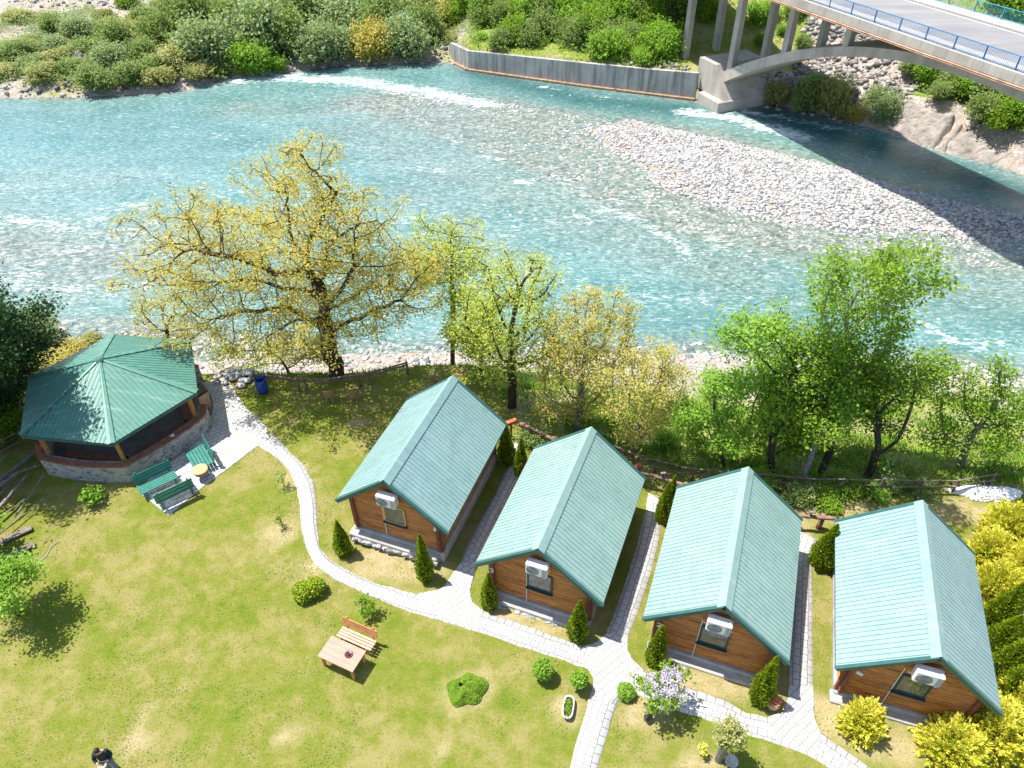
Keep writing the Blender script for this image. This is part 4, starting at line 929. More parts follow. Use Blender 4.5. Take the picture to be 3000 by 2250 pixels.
def crownpts(c,rad,n,shape='ell',hollow=.25,bumps=6):
    P=[];c=np.array(c);rad=np.array(rad)
    bd=rng.normal(size=(bumps,3));bd/=np.linalg.norm(bd,axis=1)[:,None]
    if shape=='ell' and n>=200:
        nb=int(10+n/45);bc=rng.normal(size=(nb,3));bc/=np.linalg.norm(bc,axis=1)[:,None];bc*=(.25+.62*rng.random((nb,1))**.7);br_=.2+.16*rng.random(nb)
        ch=rng.choice(nb,n,p=br_**2/(br_**2).sum());q=rng.normal(size=(n,3));q/=np.linalg.norm(q,axis=1)[:,None];return c+(bc[ch]+q*(rng.random(n)**.5*br_[ch])[:,None]*1.1)*rad*1.2
    while len(P)<n:
        q=rng.normal(size=3);q/=np.linalg.norm(q);rr=(hollow+(1-hollow)*rng.random()**.45)
        k=.72+.36*max(0,(bd@q).max())**3
        z=q[2]
        if shape=='vase': q=q*np.array([.55+.45*(z+1)/2*1.3,]*2+[1])
        if shape=='dome' and z<-.35: continue
        P.append(c+q*rad*rr*k)
    return np.array(P)
def tree(name,base,trunk,crown,rad,r0,natt,lmat,bark,nleaf,lsize,label,cat='tree',group=None,shape='ell',spread=.35,D=.35,di=3,dk=.6,extra=None,trop=.1,hollow=.25,rmin=.012,upf=.7,maxn=6000):
    att=crownpts(crown,rad,natt,shape,hollow)
    if extra is not None:
        for c_,r_,n_ in extra: att=np.concatenate([att,crownpts(c_,r_,n_)])
    base=np.array(base,float);att=att-base;tr=[[np.array(p)-base for p in l] for l in trunk] if isinstance(trunk[0],list) else [np.array(p)-base for p in trunk]
    nodes,par=grow([0,0,-.3],att,D,di,dk,tr,trop=trop,maxn=maxn)
    r,kids,w_=skeleton(nodes,par,r0,rmin)
    root=empty(name,base);tag(root,label,cat,group)
    V,Fq=tubes(nodes,par,r,6);npmesh('trunk',V,Fq,MT[bark],root,smooth=True)
    tips=np.where((w_<=4)&(np.arange(len(nodes))>0)&(np.linalg.norm(nodes-nodes[0],axis=1)>1.))[0]
    clump=rng.random(len(tips))+.25;sel=rng.choice(tips,nleaf,p=clump/clump.sum())
    C=nodes[sel]+rng.normal(size=(nleaf,3))*spread*np.array([1,1,.75])
    foliage('crown',C,lsize,MT[lmat],root,up=upf)
    return root
def P3(px,py,y): # point on the vertical plane at depth y seen at a photo pixel
    d=Fv+RR*(px-1500)/FP+UU*(1125-py)/FP;return CAMP+d*(y/d[1])
# --- the big yellow-leaved oak
b=atg(988,1096);yb=b[1]
def zz4(l,dy): return [P3(400+a/2.011,350+q/2.011,yb+dy) for a,q in l]
limbs=[zz4([(1130,1290),(1100,1150),(1075,960)],0),zz4([(1075,960),(1010,880),(990,800),(900,700),(890,560),(900,420)],0),zz4([(1000,810),(1040,640),(1150,490),(1180,400),(1000,260)],.8),zz4([(1085,960),(1110,870),(1140,740),(1190,660),(1320,600),(1440,600)],1.8),zz4([(1065,1060),(980,1000),(870,1000),(700,960),(480,960)],-1.6),
 zz4([(1120,1240),(1000,1150),(860,1100),(620,1120),(400,1180)],1.2),zz4([(1140,1270),(1280,1180),(1420,1110),(1580,1060)],-1.2),zz4([(1120,1130),(1300,1020),(1380,975),(1550,990),(1680,970)],1.6),zz4([(1000,870),(800,900),(700,830),(540,790),(350,760)],-1.),zz4([(1110,1180),(900,1190),(750,1290)],-2.5),zz4([(1090,1100),(1200,1000),(1290,860),(1290,740)],-2.2)]
tree('broadleaf_tree',b,limbs,P3(880,760,yb),(6.1,4.8,4.6),.42,2300,'oak','bark',52000,.125,'big spreading tree with thin yellow leaves and dark forked trunk by the river fence',spread=.24,D=.32,dk=.5,di=3.2,hollow=.1,rmin=.014,upf=1.,maxn=9000,
 extra=[(P3(900,480,yb),(2.2,2,1.8),150),(P3(560,820,yb),(2.6,2.2,1.8),200),(P3(620,960,yb),(3,2.4,1.4),200),(P3(1150,820,yb),(2.2,2.2,2.2),160),(P3(800,1000,yb),(3,2,1.1),160)])
b=P3(500,1075,32);b[2]=Z1(b[0],b[1])
tree('broadleaf_tree',b,[P3(490,980,32)],P3(500,920,32),(2.1,1.6,2.1),.12,260,'oak','bark',3000,.12,'small yellow-leaved tree right behind the gazebo roof corner',spread=.28,dk=.5,hollow=.1)
b=P3(850,1120,32);b[2]=Z1(b[0],b[1])
tree('broadleaf_tree',b,[P3(848,1080,32)],P3(800,1040,32),(3.4,1.4,1.2),.08,240,'spring','bark',3800,.12,'low thin yellow-green sapling at the foot of the big spreading tree',spread=.25,dk=.5,hollow=.1)
# --- slim tree
b=P3(1322,1050,33.5);b[2]=Z1(b[0],b[1])
tree('broadleaf_tree',b,[P3(1325,900,33.5),P3(1320,700,33.5)],P3(1325,750,33.5),(2.7,2,3.9),.15,560,'spring','bark',8500,.14,'slim straight tree with sparse light green leaves right of the big yellow tree',spread=.28,dk=.6,hollow=.1,extra=[(P3(1410,740,33.5),(1,1,.9),50)])
b=P3(1410,1130,30.5);b[2]=Z1(b[0],b[1])
tree('broadleaf_tree',b,[P3(1410,1000,30.5)],P3(1400,930,30.5),(1.5,1.4,2.4),.1,260,'spring','bark',4800,.15,'young light green tree between the slim tree and the multi-trunk tree',spread=.28,dk=.55,hollow=.1)
b=atg(1500,1190,-1)
tree('broadleaf_tree',b,[P3(1500,1060,b[1])],P3(1510,940,b[1]),(2.6,2.2,3.7),.26,760,'spring','bark',11000,.13,'light yellow-green tree with a forked dark trunk behind the leftmost cabin',spread=.3,dk=.6,hollow=.1,extra=[(P3(1580,800,b[1]),(1,1,.9),60),(P3(1440,1080,b[1]),(1.2,1,1.2),80)])
b=atg(1692,1262,-.5)
tree('broadleaf_tree',b,[P3(1700,1180,b[1])],P3(1715,1050,b[1]),(3.0,2.4,3.5),.2,1100,'copper','bark2',12500,.12,'vase shaped tree with coppery young leaves behind the second cabin',shape='vase',spread=.22,dk=.45,hollow=.05,trop=.5,extra=[(P3(1620,1190,b[1]),(1.2,1,.8),70)])
b=atg(1850,1345,-.3)
tree('broadleaf_tree',b,[P3(1858,1280,b[1])],P3(1900,1160,b[1]),(2.7,2.1,2.9),.14,850,'copper','bark2',8500,.12,'coppery green small tree between the second and third cabin roofs',shape='vase',spread=.2,dk=.45,hollow=.05,trop=.45)
b=atg(2120,1368,-.3)
tree('broadleaf_tree',b,[P3(2122,1300,b[1])],P3(2140,1190,b[1]),(2.0,1.6,2.4),.11,400,'bright','bark',9000,.15,'small bright green tree at the left edge of the dense green tree group',spread=.25,dk=.5,hollow=.1)
gg='dense green trees behind the two right cabins'
b=atg(2262,1390,-.3)
tree('broadleaf_tree',b,[P3(2262,1270,b[1])],P3(2290,1120,b[1]+1.3),(2.4,1.6,3.4),.17,560,'green','bark',10000,.16,'green tree with straight dark trunk, left in the dense group',group=gg,spread=.32,dk=.6)
b=atg(2345,1420,-.3)
tree('birch_tree',b,[P3(2395,1280,b[1]+.6),P3(2440,1120,b[1]+1.8)],P3(2470,960,b[1]+2.3),(2.2,1.5,3.2),.13,600,'green','birch',11000,.16,'tall leaning birch with pale trunk rising highest in the dense group',group=gg,spread=.3,dk=.6,extra=[(P3(2640,800,b[1]),(1.9,1.4,1.0),150),(P3(2720,780,b[1]),(.7,.6,1.1),50),(P3(2480,790,b[1]),(1.3,1.2,.8),60),(P3(2400,1250,b[1]),(1.5,1.2,1.2),70)])
b=atg(2405,1385,-.5)
tree('broadleaf_tree',b,[P3(2440,1300,b[1])],P3(2420,1150,b[1]+1.3),(2.5,1.6,2.8),.16,560,'bright','bark',10000,.16,'lighter green tree in the middle of the dense group',group=gg,spread=.33,dk=.6,extra=[(P3(2210,980,b[1]),(1.6,1.3,1.3),80)])
b=atg(2540,1395,-.3)
tree('broadleaf_tree',b,[P3(2580,1300,b[1])],P3(2620,1130,b[1]+1.3),(2.1,1.5,3.2),.18,520,'green','bark',10000,.16,'green tree with leaning dark trunk, rightmost in the dense group',group=gg,spread=.32,dk=.6)
b=atg(2812,1365,-.4)
tree('broadleaf_tree',b,[P3(2845,1270,b[1])],P3(2880,1200,b[1]),(2.0,1.6,2.2),.18,450,'green','bark2',6500,.14,'lone rounded green tree with leaning trunk at the right edge',spread=.28,dk=.5,hollow=.1)
b=atg(3060,1330,-.4)
tree('broadleaf_tree',b,[b+np.array([0,0,1.4])],b+np.array([.6,0,2.3]),(1.4,1.3,1.3),.1,200,'green','bark',3000,.15,'green tree cut off by the right picture edge above the golden shrubs',spread=.28,dk=.5)
q=atg(2755,1375);r=empty('wooden_stake',q);tag(r,'thin bare leaning stake left of the lone tree at the right edge','stake');mb=MB();mb.tube([(0,0,-.2),(.45,.1,2.2)],[.04,.025],6);mb.build('pole',MT['bark2'],r)
# --- left side
b=atg(-20,1330);b=np.array([-25.6,26,0])
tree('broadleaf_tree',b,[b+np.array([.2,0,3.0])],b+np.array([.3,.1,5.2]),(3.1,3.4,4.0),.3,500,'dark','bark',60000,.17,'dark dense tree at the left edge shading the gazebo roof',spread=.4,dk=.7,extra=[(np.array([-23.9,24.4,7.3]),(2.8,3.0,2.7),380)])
b=np.array([-19.4,15.9,0])
tree('broadleaf_tree',b,[b+np.array([.05,0,.9])],b+np.array([.1,.05,2.1]),(1.45,1.4,.95),.1,260,'bright','bark',4500,.13,'bright green young tree leaning in at the left edge above the lawn',spread=.25,dk=.45)
b=at(-90,1640,0)
tree('broadleaf_tree',b,[b+np.array([0,0,.8])],b+np.array([.7,.3,1.5]),(1.1,.7,.6),.06,90,'bright','bark',1600,.17,'low bright green branch over the weathered planks at the left edge',spread=.2,dk=.4)
# --- shrubs : prototypes of leaf clouds
def shrub_mesh(n,ls,mat,flat=.8,lobes=9,stem=True,spiky=0):
    C=[];cs=[]
    for k in range(lobes):
        a=rng.random()*6.28;r_=rng.random()**.6*.62;cs.append((r_*math.cos(a),r_*math.sin(a),.3+.45*rng.random()*(1.1-r_),.3+.2*rng.random()))
    w_=np.array([c[3]**2 for c in cs]);ch=rng.choice(lobes,n,p=w_/w_.sum());cs=np.array(cs)
    q=rng.normal(size=(n,3));q/=np.linalg.norm(q,axis=1)[:,None];q*=(rng.random(n)**.4)[:,None]*(1+.22*np.abs(rng.normal(size=n)))[:,None]
    C=cs[ch,:3]+q*cs[ch,3:4]
    ns_=int(n*.3);nsh=70;o_=rng.normal(size=(nsh,3));o_[:,2]=np.abs(o_[:,2])+.35;o_/=np.linalg.norm(o_,axis=1)[:,None];ln=(.75+.55*rng.random(nsh))[:,None];si=rng.integers(0,nsh,ns_)
    C[:ns_]=(o_*ln)[si]*(.45+.55*rng.random((ns_,1)))*np.array([1,1,.9])+rng.normal(size=(ns_,3))*.035;C[:,2]=np.abs(C[:,2])*flat
    V,Fc=leafquads(C,ls,up=.8);me=npmesh('crown',V,Fc,MT[mat],attrs={'rnd':('FACE',rng.random(n))})
    d=me.data;bpy.data.objects.remove(me)
    mb=MB()
    for k in range(lobes): mb.tube([(cs[k][0]*.15,cs[k][1]*.15,-.1),(cs[k][0]*.6,cs[k][1]*.6,cs[k][2]*.5),tuple(cs[k][:3])],[.035,.022,.008],4,False)
    t=mb.build('stems',MT['bark']);td=t.data;bpy.data.objects.remove(t);return d,td
SH={}
for key,mat in (('grey','grey'),('mid','mid'),('mid2','mid'),('olive','olive'),('bright','bright'),('ochre','ochre'),('green','green')): SH[key]=shrub_mesh(6500,.095,mat,flat=1.,lobes=13)
SHB={}
for key,mat in (('grey','grey'),('mid','mid'),('green','green'),('bright','bright')): SHB[key]=shrub_mesh(11000,.07,mat,flat=1.,lobes=16)
def shrub(name,loc,r_,h,key,label,group=None,big=False,cat='shrub'):
    d,td=(SHB if big else SH)[key];root=empty(name,loc,rng.random()*6.28);root.scale=(r_,r_,h);tag(root,label,cat,group)
    link(bpy.data.objects.new('crown',d),root);link(bpy.data.objects.new('stems',td),root);return root
# far left bank
spec=[ # px,py(base),radius m,height m,kind
 (60,60,2.2,1.6,'olive'),(160,150,2.3,2.2,'grey'),(235,105,2.6,3.2,'grey'),(340,150,3.2,3.4,'mid'),(420,60,2.4,2.0,'mid'),(520,60,2.2,3.0,'mid'),(60,190,2.6,1.8,'mid'),(130,250,2.4,1.8,'olive'),(330,215,2.6,2.8,'grey'),(420,200,2.6,2.4,'mid'),(20,240,2,1.2,'olive'),
 (215,240,2,1.6,'mid'),(290,270,2.2,2.2,'mid'),(380,262,2.2,2.2,'mid'),(470,262,1.9,1.7,'olive'),(520,200,2.8,2.6,'olive'),(590,225,1.8,1.6,'olive'),(620,185,3.6,5.5,'grey'),(560,120,3.8,5.6,'mid'),(680,120,4.4,6.5,'mid'),(760,160,4.0,6.0,'grey'),(740,228,2.6,3.6,'bright'),(815,215,1.6,2.0,'bright'),
 (840,165,3.8,5.4,'mid'),(930,185,3.0,4.2,'grey'),(880,110,4.2,5.8,'mid'),(990,175,2.6,3.8,'grey'),(1010,110,4.0,5.6,'grey'),(1100,165,3.4,5.2,'ochre'),(1150,110,4,6,'mid'),(1200,160,3.0,4.4,'grey'),(1245,130,3,4.6,'mid'),(1110,75,4,5,'mid'),(1290,75,3,3.2,'ochre'),(960,60,4.4,5.4,'mid'),(1230,60,4,5,'olive'),
 (760,80,4.2,5,'grey'),(660,60,3.6,4.4,'mid'),(1310,120,1.8,1.4,'olive'),(100,120,1.8,1.2,'grey'),(700,20,4,4,'mid'),(860,25,4,4.4,'grey'),(380,20,1.8,1.6,'green'),(1060,15,4,5,'mid'),(1180,10,4,5,'olive'),(300,50,1.6,1.0,'olive'),
 (170,100,2.4,2.2,'mid'),(280,190,2.6,2.2,'mid'),(80,140,2.4,1.5,'olive'),(470,130,3.0,3.2,'mid'),(400,110,2.6,2.4,'olive'),(180,200,2.4,1.6,'olive'),(30,160,2.4,1.4,'mid'),(340,100,2.4,2,'olive'),(600,20,3,2.6,'mid'),(480,30,2.2,1.6,'olive'),(120,215,2.6,1.4,'mid'),(240,215,2,1.2,'olive'),(450,235,2.2,1.8,'mid'),(640,245,1.6,1.6,'mid'),(10,205,2.4,1.1,'mid')]
for a,b_,r_,h,k in spec:
    if b_>170 and a<500: b_-=18
    p=atg(a,b_,-3)
    if p[1]<yfar(p[0])+r_*.45: p[1]=yfar(p[0])+r_*.45;p[2]=Z1(p[0],p[1])
    if a==740: lb,gp='bright green rounded bush overhanging the rapids on the far bank',None
    elif k=='ochre' and a==1100: lb,gp='ochre brown bush in the middle of the far bank thicket',None
    else: lb,gp='green or grey-green bush in the thicket on the far left bank',"bushes in the thicket on the far left bank"
    shrub('riverside_bush',p,r_*rng.uniform(.95,1.3),h*rng.uniform(.8,1.2),k,lb,gp)
# hill behind the retaining wall
cnt=0
for i in range(400):
    if cnt>=105:break
    px_=rng.uniform(1330,2080);py_=rng.uniform(-40,225);p=atg(px_,py_,2)
    d=p[1]-yfar(p[0])
    if d<1.6:continue
    if px_>1950 and (py_>60 or px_>2060):continue
    if d<4.5 and rng.random()<.6: r_=rng.uniform(.8,1.3);h=r_*1.1
    else: r_=rng.uniform(1.6,2.9);h=r_*rng.uniform(1.1,1.7)
    shrub('hillside_bush',(p[0],p[1],p[2]-.1),r_,h,['bright','green','mid2','bright','mid'][int(rng.random()*5)],'vivid green bush on the steep slope above the retaining wall','bushes on the slope above the retaining wall');cnt+=1
for a,b_,r_,h,k in [(2440,345,2.2,4.3,'olive'),(2380,320,2.0,3.6,'mid'),(2310,300,1.8,2.6,'olive'),(2500,360,1.5,1.8,'ochre'),(2590,350,1.7,3.6,'grey'),(2560,300,1.5,3.4,'grey'),(2630,330,1.2,1.6,'grey')]:
    p=atg(a,b_,-3)
    if p[1]<yfar(p[0])+.5: p[1]=yfar(p[0])+.5
    shrub('channel_bush',(p[0],p[1],ZW+.1),r_,h,k,'straggly bush on the channel edge in front of the low wall under the bridge','bushes on the channel edge under the bridge')
for a,b_,r_,h,k in [(2720,250,2,2.2,'bright'),(2780,285,1.9,2.0,'mid'),(2840,290,2.2,2.2,'bright'),(2900,310,2.3,2.4,'mid'),(2960,330,2.3,2.4,'green'),(2870,370,2.2,2.6,'mid2'),(2940,390,2.2,2.6,'green'),(3010,370,2.4,2.6,'bright'),(2740,300,1.4,1.4,'mid'),(3050,320,2.6,2.8,'green'),(2990,280,2.2,2.2,'bright'),(2660,225,1.3,1.2,'mid'),(2930,270,2,2,'mid')]:
    p=atg(a,b_,-2)
    shrub('bank_bush',(p[0],p[1],p[2]+.6),r_,h,k,'green bush on the bank above the pale bedrock outcrop','bushes above the bedrock outcrop')
for a,b_,r_,h,k in [(2080,60,2,2.6,'green'),(2230,60,2.2,2.6,'bright'),(2330,40,1.8,1.8,'bright'),(2350,150,1.2,1.2,'mid'),(2300,95,1.2,1.2,'bright'),(2230,140,1.2,1.2,'green'),(2330,180,1.0,1.0,'mid'),(2960,20,3,3,'bright'),(2880,30,2.4,2.2,'mid'),(2995,60,2.6,2.8,'green'),(2790,15,2,1.8,'olive')]:
    p=atg(a,b_,3);shrub('slope_bush',(p[0],p[1],p[2]-.1),r_,h,k,'green bush on the slope beyond the bridge columns','bushes beyond the bridge')
# near left shrubs behind gazebo
for a,b_,r_,h,k,lb in [(110,1010,2.0,2.6,'grey','feathery grey-green bush on the river edge left of the gazebo'),(40,1030,1.7,2.2,'grey','grey-green bush cut off by the left picture edge above the gazebo'),(215,1040,1.2,1.1,'ochre','low ochre yellow bush just behind the gazebo roof'),(150,1080,1.2,.9,'ochre','low yellowish bush behind the left part of the gazebo roof'),(95,1110,1.1,1.1,'olive','low olive bush between the dark tree and the gazebo roof'),(270,1010,.9,.8,'olive','small olive bush at the water behind the gazebo peak'),(20,1110,1.6,1.6,'green','green bush under the dark tree at the left edge'),(15,1270,1.5,1.7,'green','green bush left of the gazebo above the stick pile')]:
    p=atg(a,b_,-2);shrub('riverside_bush',p,r_,h,k,lb,None,big=k in('grey','green'))
# under trees : scrub
for a,b_,r_,h,k in [(1560,1290,.9,.7,'mid'),(1940,1310,.7,.9,'bright'),(2230,1430,.9,.8,'bright'),(2330,1450,1.0,.7,'mid'),(2420,1470,.9,.6,'green'),(2600,1420,.8,.6,'mid'),(2480,1430,.8,.6,'green'),(1720,1300,.8,.5,'mid'),(2700,1440,.7,.5,'mid'),(2560,1450,.7,.5,'bright')]:
    p=atg(a,b_);shrub('low_scrub',p,r_,h,k,'low green scrub at the foot of the trees behind the cabins','low scrub behind the cabins',big=False)
# undergrowth on the far bank
def under(name,fn,box,n,ls,h,mat,label):
    x=rng.uniform(box[0],box[1],n);y=rng.uniform(box[2],box[3],n);k=fn(x,y);x,y=x[k],y[k];m=len(x)
    hh=h*(.3+1.2*vnoise(x,y,1.6,101)**1.5)*(1+1.3*sstep(-46,-38,x)*sstep(-8,-14,x)*vnoise(x,y,4,103)) 
    C=np.stack([x,y,zt(x,y)+rng.random(m)*hh],-1);o=foliage(name,C,ls,MT[mat],up=.8);tag(o,label,'undergrowth',kind='stuff')
def fu(x,y):
    d=y-yfar(x);return (d>1.2)&(x<-4)&(rng.random(len(x))<sstep(.35,.62,vnoise(x,y,5,111)*.6+vnoise(x,y,2,112)*.4-sstep(-45,-65,x)*.12+sstep(30,5,d)*.05))
under('bank_undergrowth',fu,(-75,-2,84,130),150000,.22,1.7,'mid','low green and olive growth covering the flat far bank between the bushes')
under('bank_undergrowth',fu,(-75,-2,84,130),60000,.2,1.3,'grey','dry olive weeds and twigs scattered over the flat far bank')
def fh(x,y):
    d=y-yfar(x);return (d>.7)&(x>-6)&(x<75)&(sdist(x,y,rip)>.3)&(~((x>20)&(x<38)&(d<9)))&(~((x>36)&(d<6)))&(rng.random(len(x))<.35+.65*vnoise(x,y,3,121))
under('hill_undergrowth',fh,(-6,75,60,125),150000,.22,1.0,'bright','bright green weeds and creepers covering the slope behind the retaining wall')
# --- conifers
def thuja(px,py,tpx,tpy,rad,label,mat='thuja',group='thuja cones beside the cabins'):
    b=at(px,py,0);h=hgt(b,tpy,.3,4);root=empty('thuja_shrub',(b[0],b[1],0),rng.random()*6);tag(root,label,'thuja',group)
    n=int(2600*max(.6,rad*h/.6));z=rng.random(n)**1.25;a=rng.random(n)*6.28
    prof=np.where(z<.22,.72+z/.22*.28,((1-z)/.78)**.8)*rad*(1+.14*np.sin(a*5+z*9)+.1*rng.normal(size=n));prof*=.55+.45*rng.random(n)**.35
    C=np.stack([np.cos(a)*prof,np.sin(a)*prof,z*h+.03],-1);dirs=np.stack([np.cos(a)*.45,np.sin(a)*.45,np.ones(n)*.9],-1)
    foliage('foliage',C,.11,MT[mat],root,dirs=dirs,Wd=.065,up=.1)
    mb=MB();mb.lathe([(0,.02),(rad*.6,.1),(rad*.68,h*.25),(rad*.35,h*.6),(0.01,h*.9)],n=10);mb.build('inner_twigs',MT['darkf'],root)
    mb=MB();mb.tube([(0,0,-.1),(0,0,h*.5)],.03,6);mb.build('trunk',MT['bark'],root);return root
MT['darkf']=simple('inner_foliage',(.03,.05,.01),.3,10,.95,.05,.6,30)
thuja(1010,1622,980,1528,.36,'slender thuja left of the front wall of the leftmost cabin')
thuja(1247,1694,1226,1568,.34,'slender thuja in front of the right corner of the leftmost cabin')
thuja(1435,1776,1425,1683,.33,'thuja at the left front corner of the cabin numbered 3')
thuja(1690,1866,1704,1762,.38,'broad thuja at the right front corner of the cabin numbered 3')
thuja(1917,1941,1923,1834,.36,'thuja at the left front corner of the cabin numbered 2')
thuja(2222,2050,2254,1926,.40,'broad thuja beside the flower tub at the cabin numbered 2')
thuja(1484,1352,1490,1248,.42,'dark shaded thuja behind the right eave of the leftmost cabin')
thuja(1527,1390,1542,1284,.33,'thuja at the river end of the first side path')
thuja(1940,1525,1960,1415,.34,'thuja at the river end of the second side path')
thuja(1957,1500,1975,1395,.26,'narrow thuja hidden against the left roof edge of the third cabin')
thuja(2402,1655,2440,1538,.5,'plump thuja at the river end of the third side path')
for a,b_,c,d,l in((2905,1835,2969,1712,'first'),(2918,1900,2986,1806,'second'),(2930,1975,2990,1874,'third'),(2948,2045,3000,1940,'fourth')): thuja(a,b_,c,d,.55,f'green thuja in the hedge right of the last cabin, {l} from the back',group='green thujas in the hedge right of the last cabin')
def golden(px,py,rad,h,label,z=0):
    b=at(px,py,0);root=empty('golden_cypress',(b[0],b[1],0));tag(root,label,'golden shrub','golden cypress shrubs round the last cabin')
    nt_=int(230*rad*max(h,1));q=rng.normal(size=(nt_,3));q[:,2]=np.abs(q[:,2])*1.1+.02;q/=np.linalg.norm(q,axis=1)[:,None]
    T_=q*np.array([rad,rad,h])*(.62+.45*rng.random((nt_,1)));T_[:,2]=np.maximum(T_[:,2],.1)
    per=34;d=q+np.array([0,0,.45]);d/=np.linalg.norm(d,axis=1)[:,None];d=d+rng.normal(size=d.shape)*.22
    s=rng.random((nt_,per));off=rng.normal(size=(nt_,per,3))*.075*(1.15-s)[...,None]
    C=(T_[:,None]+d[:,None]*(s*.34-.12)[...,None]+off).reshape(-1,3);dirs=np.repeat(d,per,0)
    foliage('foliage',C,.12,MT['gold'],root,dirs=dirs,Wd=.05,up=.2)
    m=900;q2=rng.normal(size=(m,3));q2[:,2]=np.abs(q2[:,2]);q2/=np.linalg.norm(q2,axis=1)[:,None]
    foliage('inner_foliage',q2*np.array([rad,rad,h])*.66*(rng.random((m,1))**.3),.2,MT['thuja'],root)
    mb=MB()
    for k in range(5): mb.tube([(0,0,-.1),(rad*.4*math.cos(k*1.3),rad*.4*math.sin(k*1.3),h*.6)],[.035,.012],5)
    mb.build('stems',MT['bark'],root)
golden(2512,2135,.62,1.55,'golden yellow shrub before the left front corner of the last cabin')
golden(2775,2205,.95,1.5,'golden shrub lowest in the corner cluster below the last cabin')
golden(2890,2160,1.0,1.9,'tall golden shrub in the corner cluster touching the last cabin eave')
golden(2990,2190,1.0,1.7,'golden shrub at the lower right picture corner')
golden(2990,2080,.9,1.8,'golden shrub at the right edge between corner cluster and thuja hedge')
golden(2905,1740,.85,1.7,'golden shrub just behind the green thuja hedge')
golden(2890,1640,.8,1.6,'golden shrub right of the last cabin roof, second from the back')
golden(2930,1570,.9,1.8,'golden shrub farthest back at the right edge')
golden(2985,1700,1.0,2.0,'golden shrub at the right edge behind the thuja hedge')
golden(2990,1600,1.0,1.9,'golden shrub at the right edge near the fence end')
# --- garden plants
def ball(px,py,r_,z,key,label,stem=True):
    b=at(px,py,0);root=empty('ball_shrub',(b[0],b[1],0));tag(root,label,'shrub')
    n=int(3200*r_*2);q=rng.normal(size=(n,3));q/=np.linalg.norm(q,axis=1)[:,None];C=q*r_*(rng.random((n,1))**.25)*(1+.08*rng.normal(size=(n,1)))+np.array([0,0,z]);C[:,2]=np.maximum(C[:,2],.03)
    foliage('crown',C,.1,MT[key],root)
    if stem: mb=MB();mb.tube([(0,0,-.1),(0,0,z)],.025,6);mb.build('trunk',MT['bark'],root)
ball(1590,1985,.36,.62,'bright','round bright green ball tree on a short stem, left of the path crossing')
ball(1694,2016,.3,.66,'bright','smaller bright green ball tree beside the path crossing, above the stone trough')
ball(1832,2036,.3,.24,'bright','low bright green ball shrub right of the path crossing',False)
ball(893,1748,.42,.34,'thuja','left half of the twin olive green mound on the lawn',False);ball(927,1735,.4,.36,'thuja','right half of the twin olive green mound on the lawn',False)
b=at(1368,2022,0);root=empty('creeping_juniper',(b[0],b[1],0));tag(root,'wide flat green juniper in a bare soil ring on the lawn','shrub')
n=7000;a=rng.random(n)*6.28;q=np.sqrt(rng.random(n));rr_=.62*(1+.14*np.sin(2*a+1)+.1*np.sin(5*a));k_=np.hypot(np.cos(a)*q*rr_+.22,np.sin(a)*q*rr_-.05)>.1;a,q,rr_=a[k_],q[k_],rr_[k_];C=np.stack([np.cos(a)*q*rr_,np.sin(a)*q*rr_,.32*(1-q**2.5)*(.7+.5*vnoise(np.cos(a)*q*9+50,np.sin(a)*q*9+50,2.2,5))+.05],-1);foliage('foliage',C,.1,MT['bright'] if False else MT['green'],root,up=1.2)
def sapling(px,py,h,n,key,label,name='sapling',ls=.13,rad=.3):
    b=at(px,py,0);root=empty(name,(b[0],b[1],0));tag(root,label,'plant');mb=MB();att=[]
    mb.tube([(0,0,-.1),(.03,.02,h*.5),(.0,.05,h)],[.022,.016,.006],5)
    for k in range(7):
        z=h*(.3+.6*rng.random());a=rng.random()*6.28;e=(rad*math.cos(a),rad*math.sin(a),z+.15);mb.tube([(0,.02,z-.1),e],[.01,.005],4);att.append(e)
    att.append((0,.05,h));mb.build('trunk',MT['bark'],root)
    A_=np.array(att)[rng.integers(0,len(att),n)]+rng.normal(size=(n,3))*rad*.4;A_[:,2]=np.maximum(A_[:,2],.03);foliage('leaves',A_,ls,MT[key],root)
sapling(1078,1795,.75,330,'green','leafy green sapling below the curving path above the lawn bench',rad=.28,ls=.12)
sapling(283,1470,.7,420,'bright','bright green leafy plant in front of the gazebo stone wall',ls=.16)
sapling(832,1425,.8,130,'green','thin sapling left of the path near the gazebo',ls=.09,rad=.2)
sapling(828,1545,.6,110,'green','tiny sapling standing in a bare patch left of the path',ls=.08,rad=.15)
sapling(2052,2215,.55,260,'gold','small yellow upright plant left of the grey trunk on the lawn',ls=.08,rad=.1)
sapling(380,1400,1.0,260,'mid','climbing plant at the corner of the gazebo stone wall',ls=.1,rad=.3)
b=at(1888,2112,0)
tree('lilac_tree',b,[b+np.array([.1,.1,.6])],b+np.array([.6,.35,1.45]),(.85,.75,.75),.07,220,'green','bark2',1300,.12,'small lilac in pale violet bloom below the path between the two right cabins','lilac',spread=.1,D=.12,di=1,dk=.18,rmin=.006)
lil=bpy.context.scene.objects
root=[o for o in S.objects if o.name.startswith('lilac_tree')][0];fc=crownpts((.62,.4,1.6),(.85,.75,.8),60);C=(fc[:,None]+rng.normal(size=(60,46,3))*np.array([.055,.055,.09])).reshape(-1,3);foliage('blossom',C,.055,MT['lilac'],root)
q=at(1897,2112,0);r=empty('floodlight',(q[0],q[1],0),.5);tag(r,'black garden spotlight at the foot of the lilac','lamp');mb=MB();mb.box((0,0,.3),(.26,.16,.2),bev=.02,M=Matrix.Rotation(-.5,4,'X'));mb.build('lamp_head',MT['blackm'],r);mb=MB();mb.tube([(0,0,-.05),(0,0,.25)],.02,6);mb.build('stand',MT['blackm'],r)
b=at(2104,2228,0)
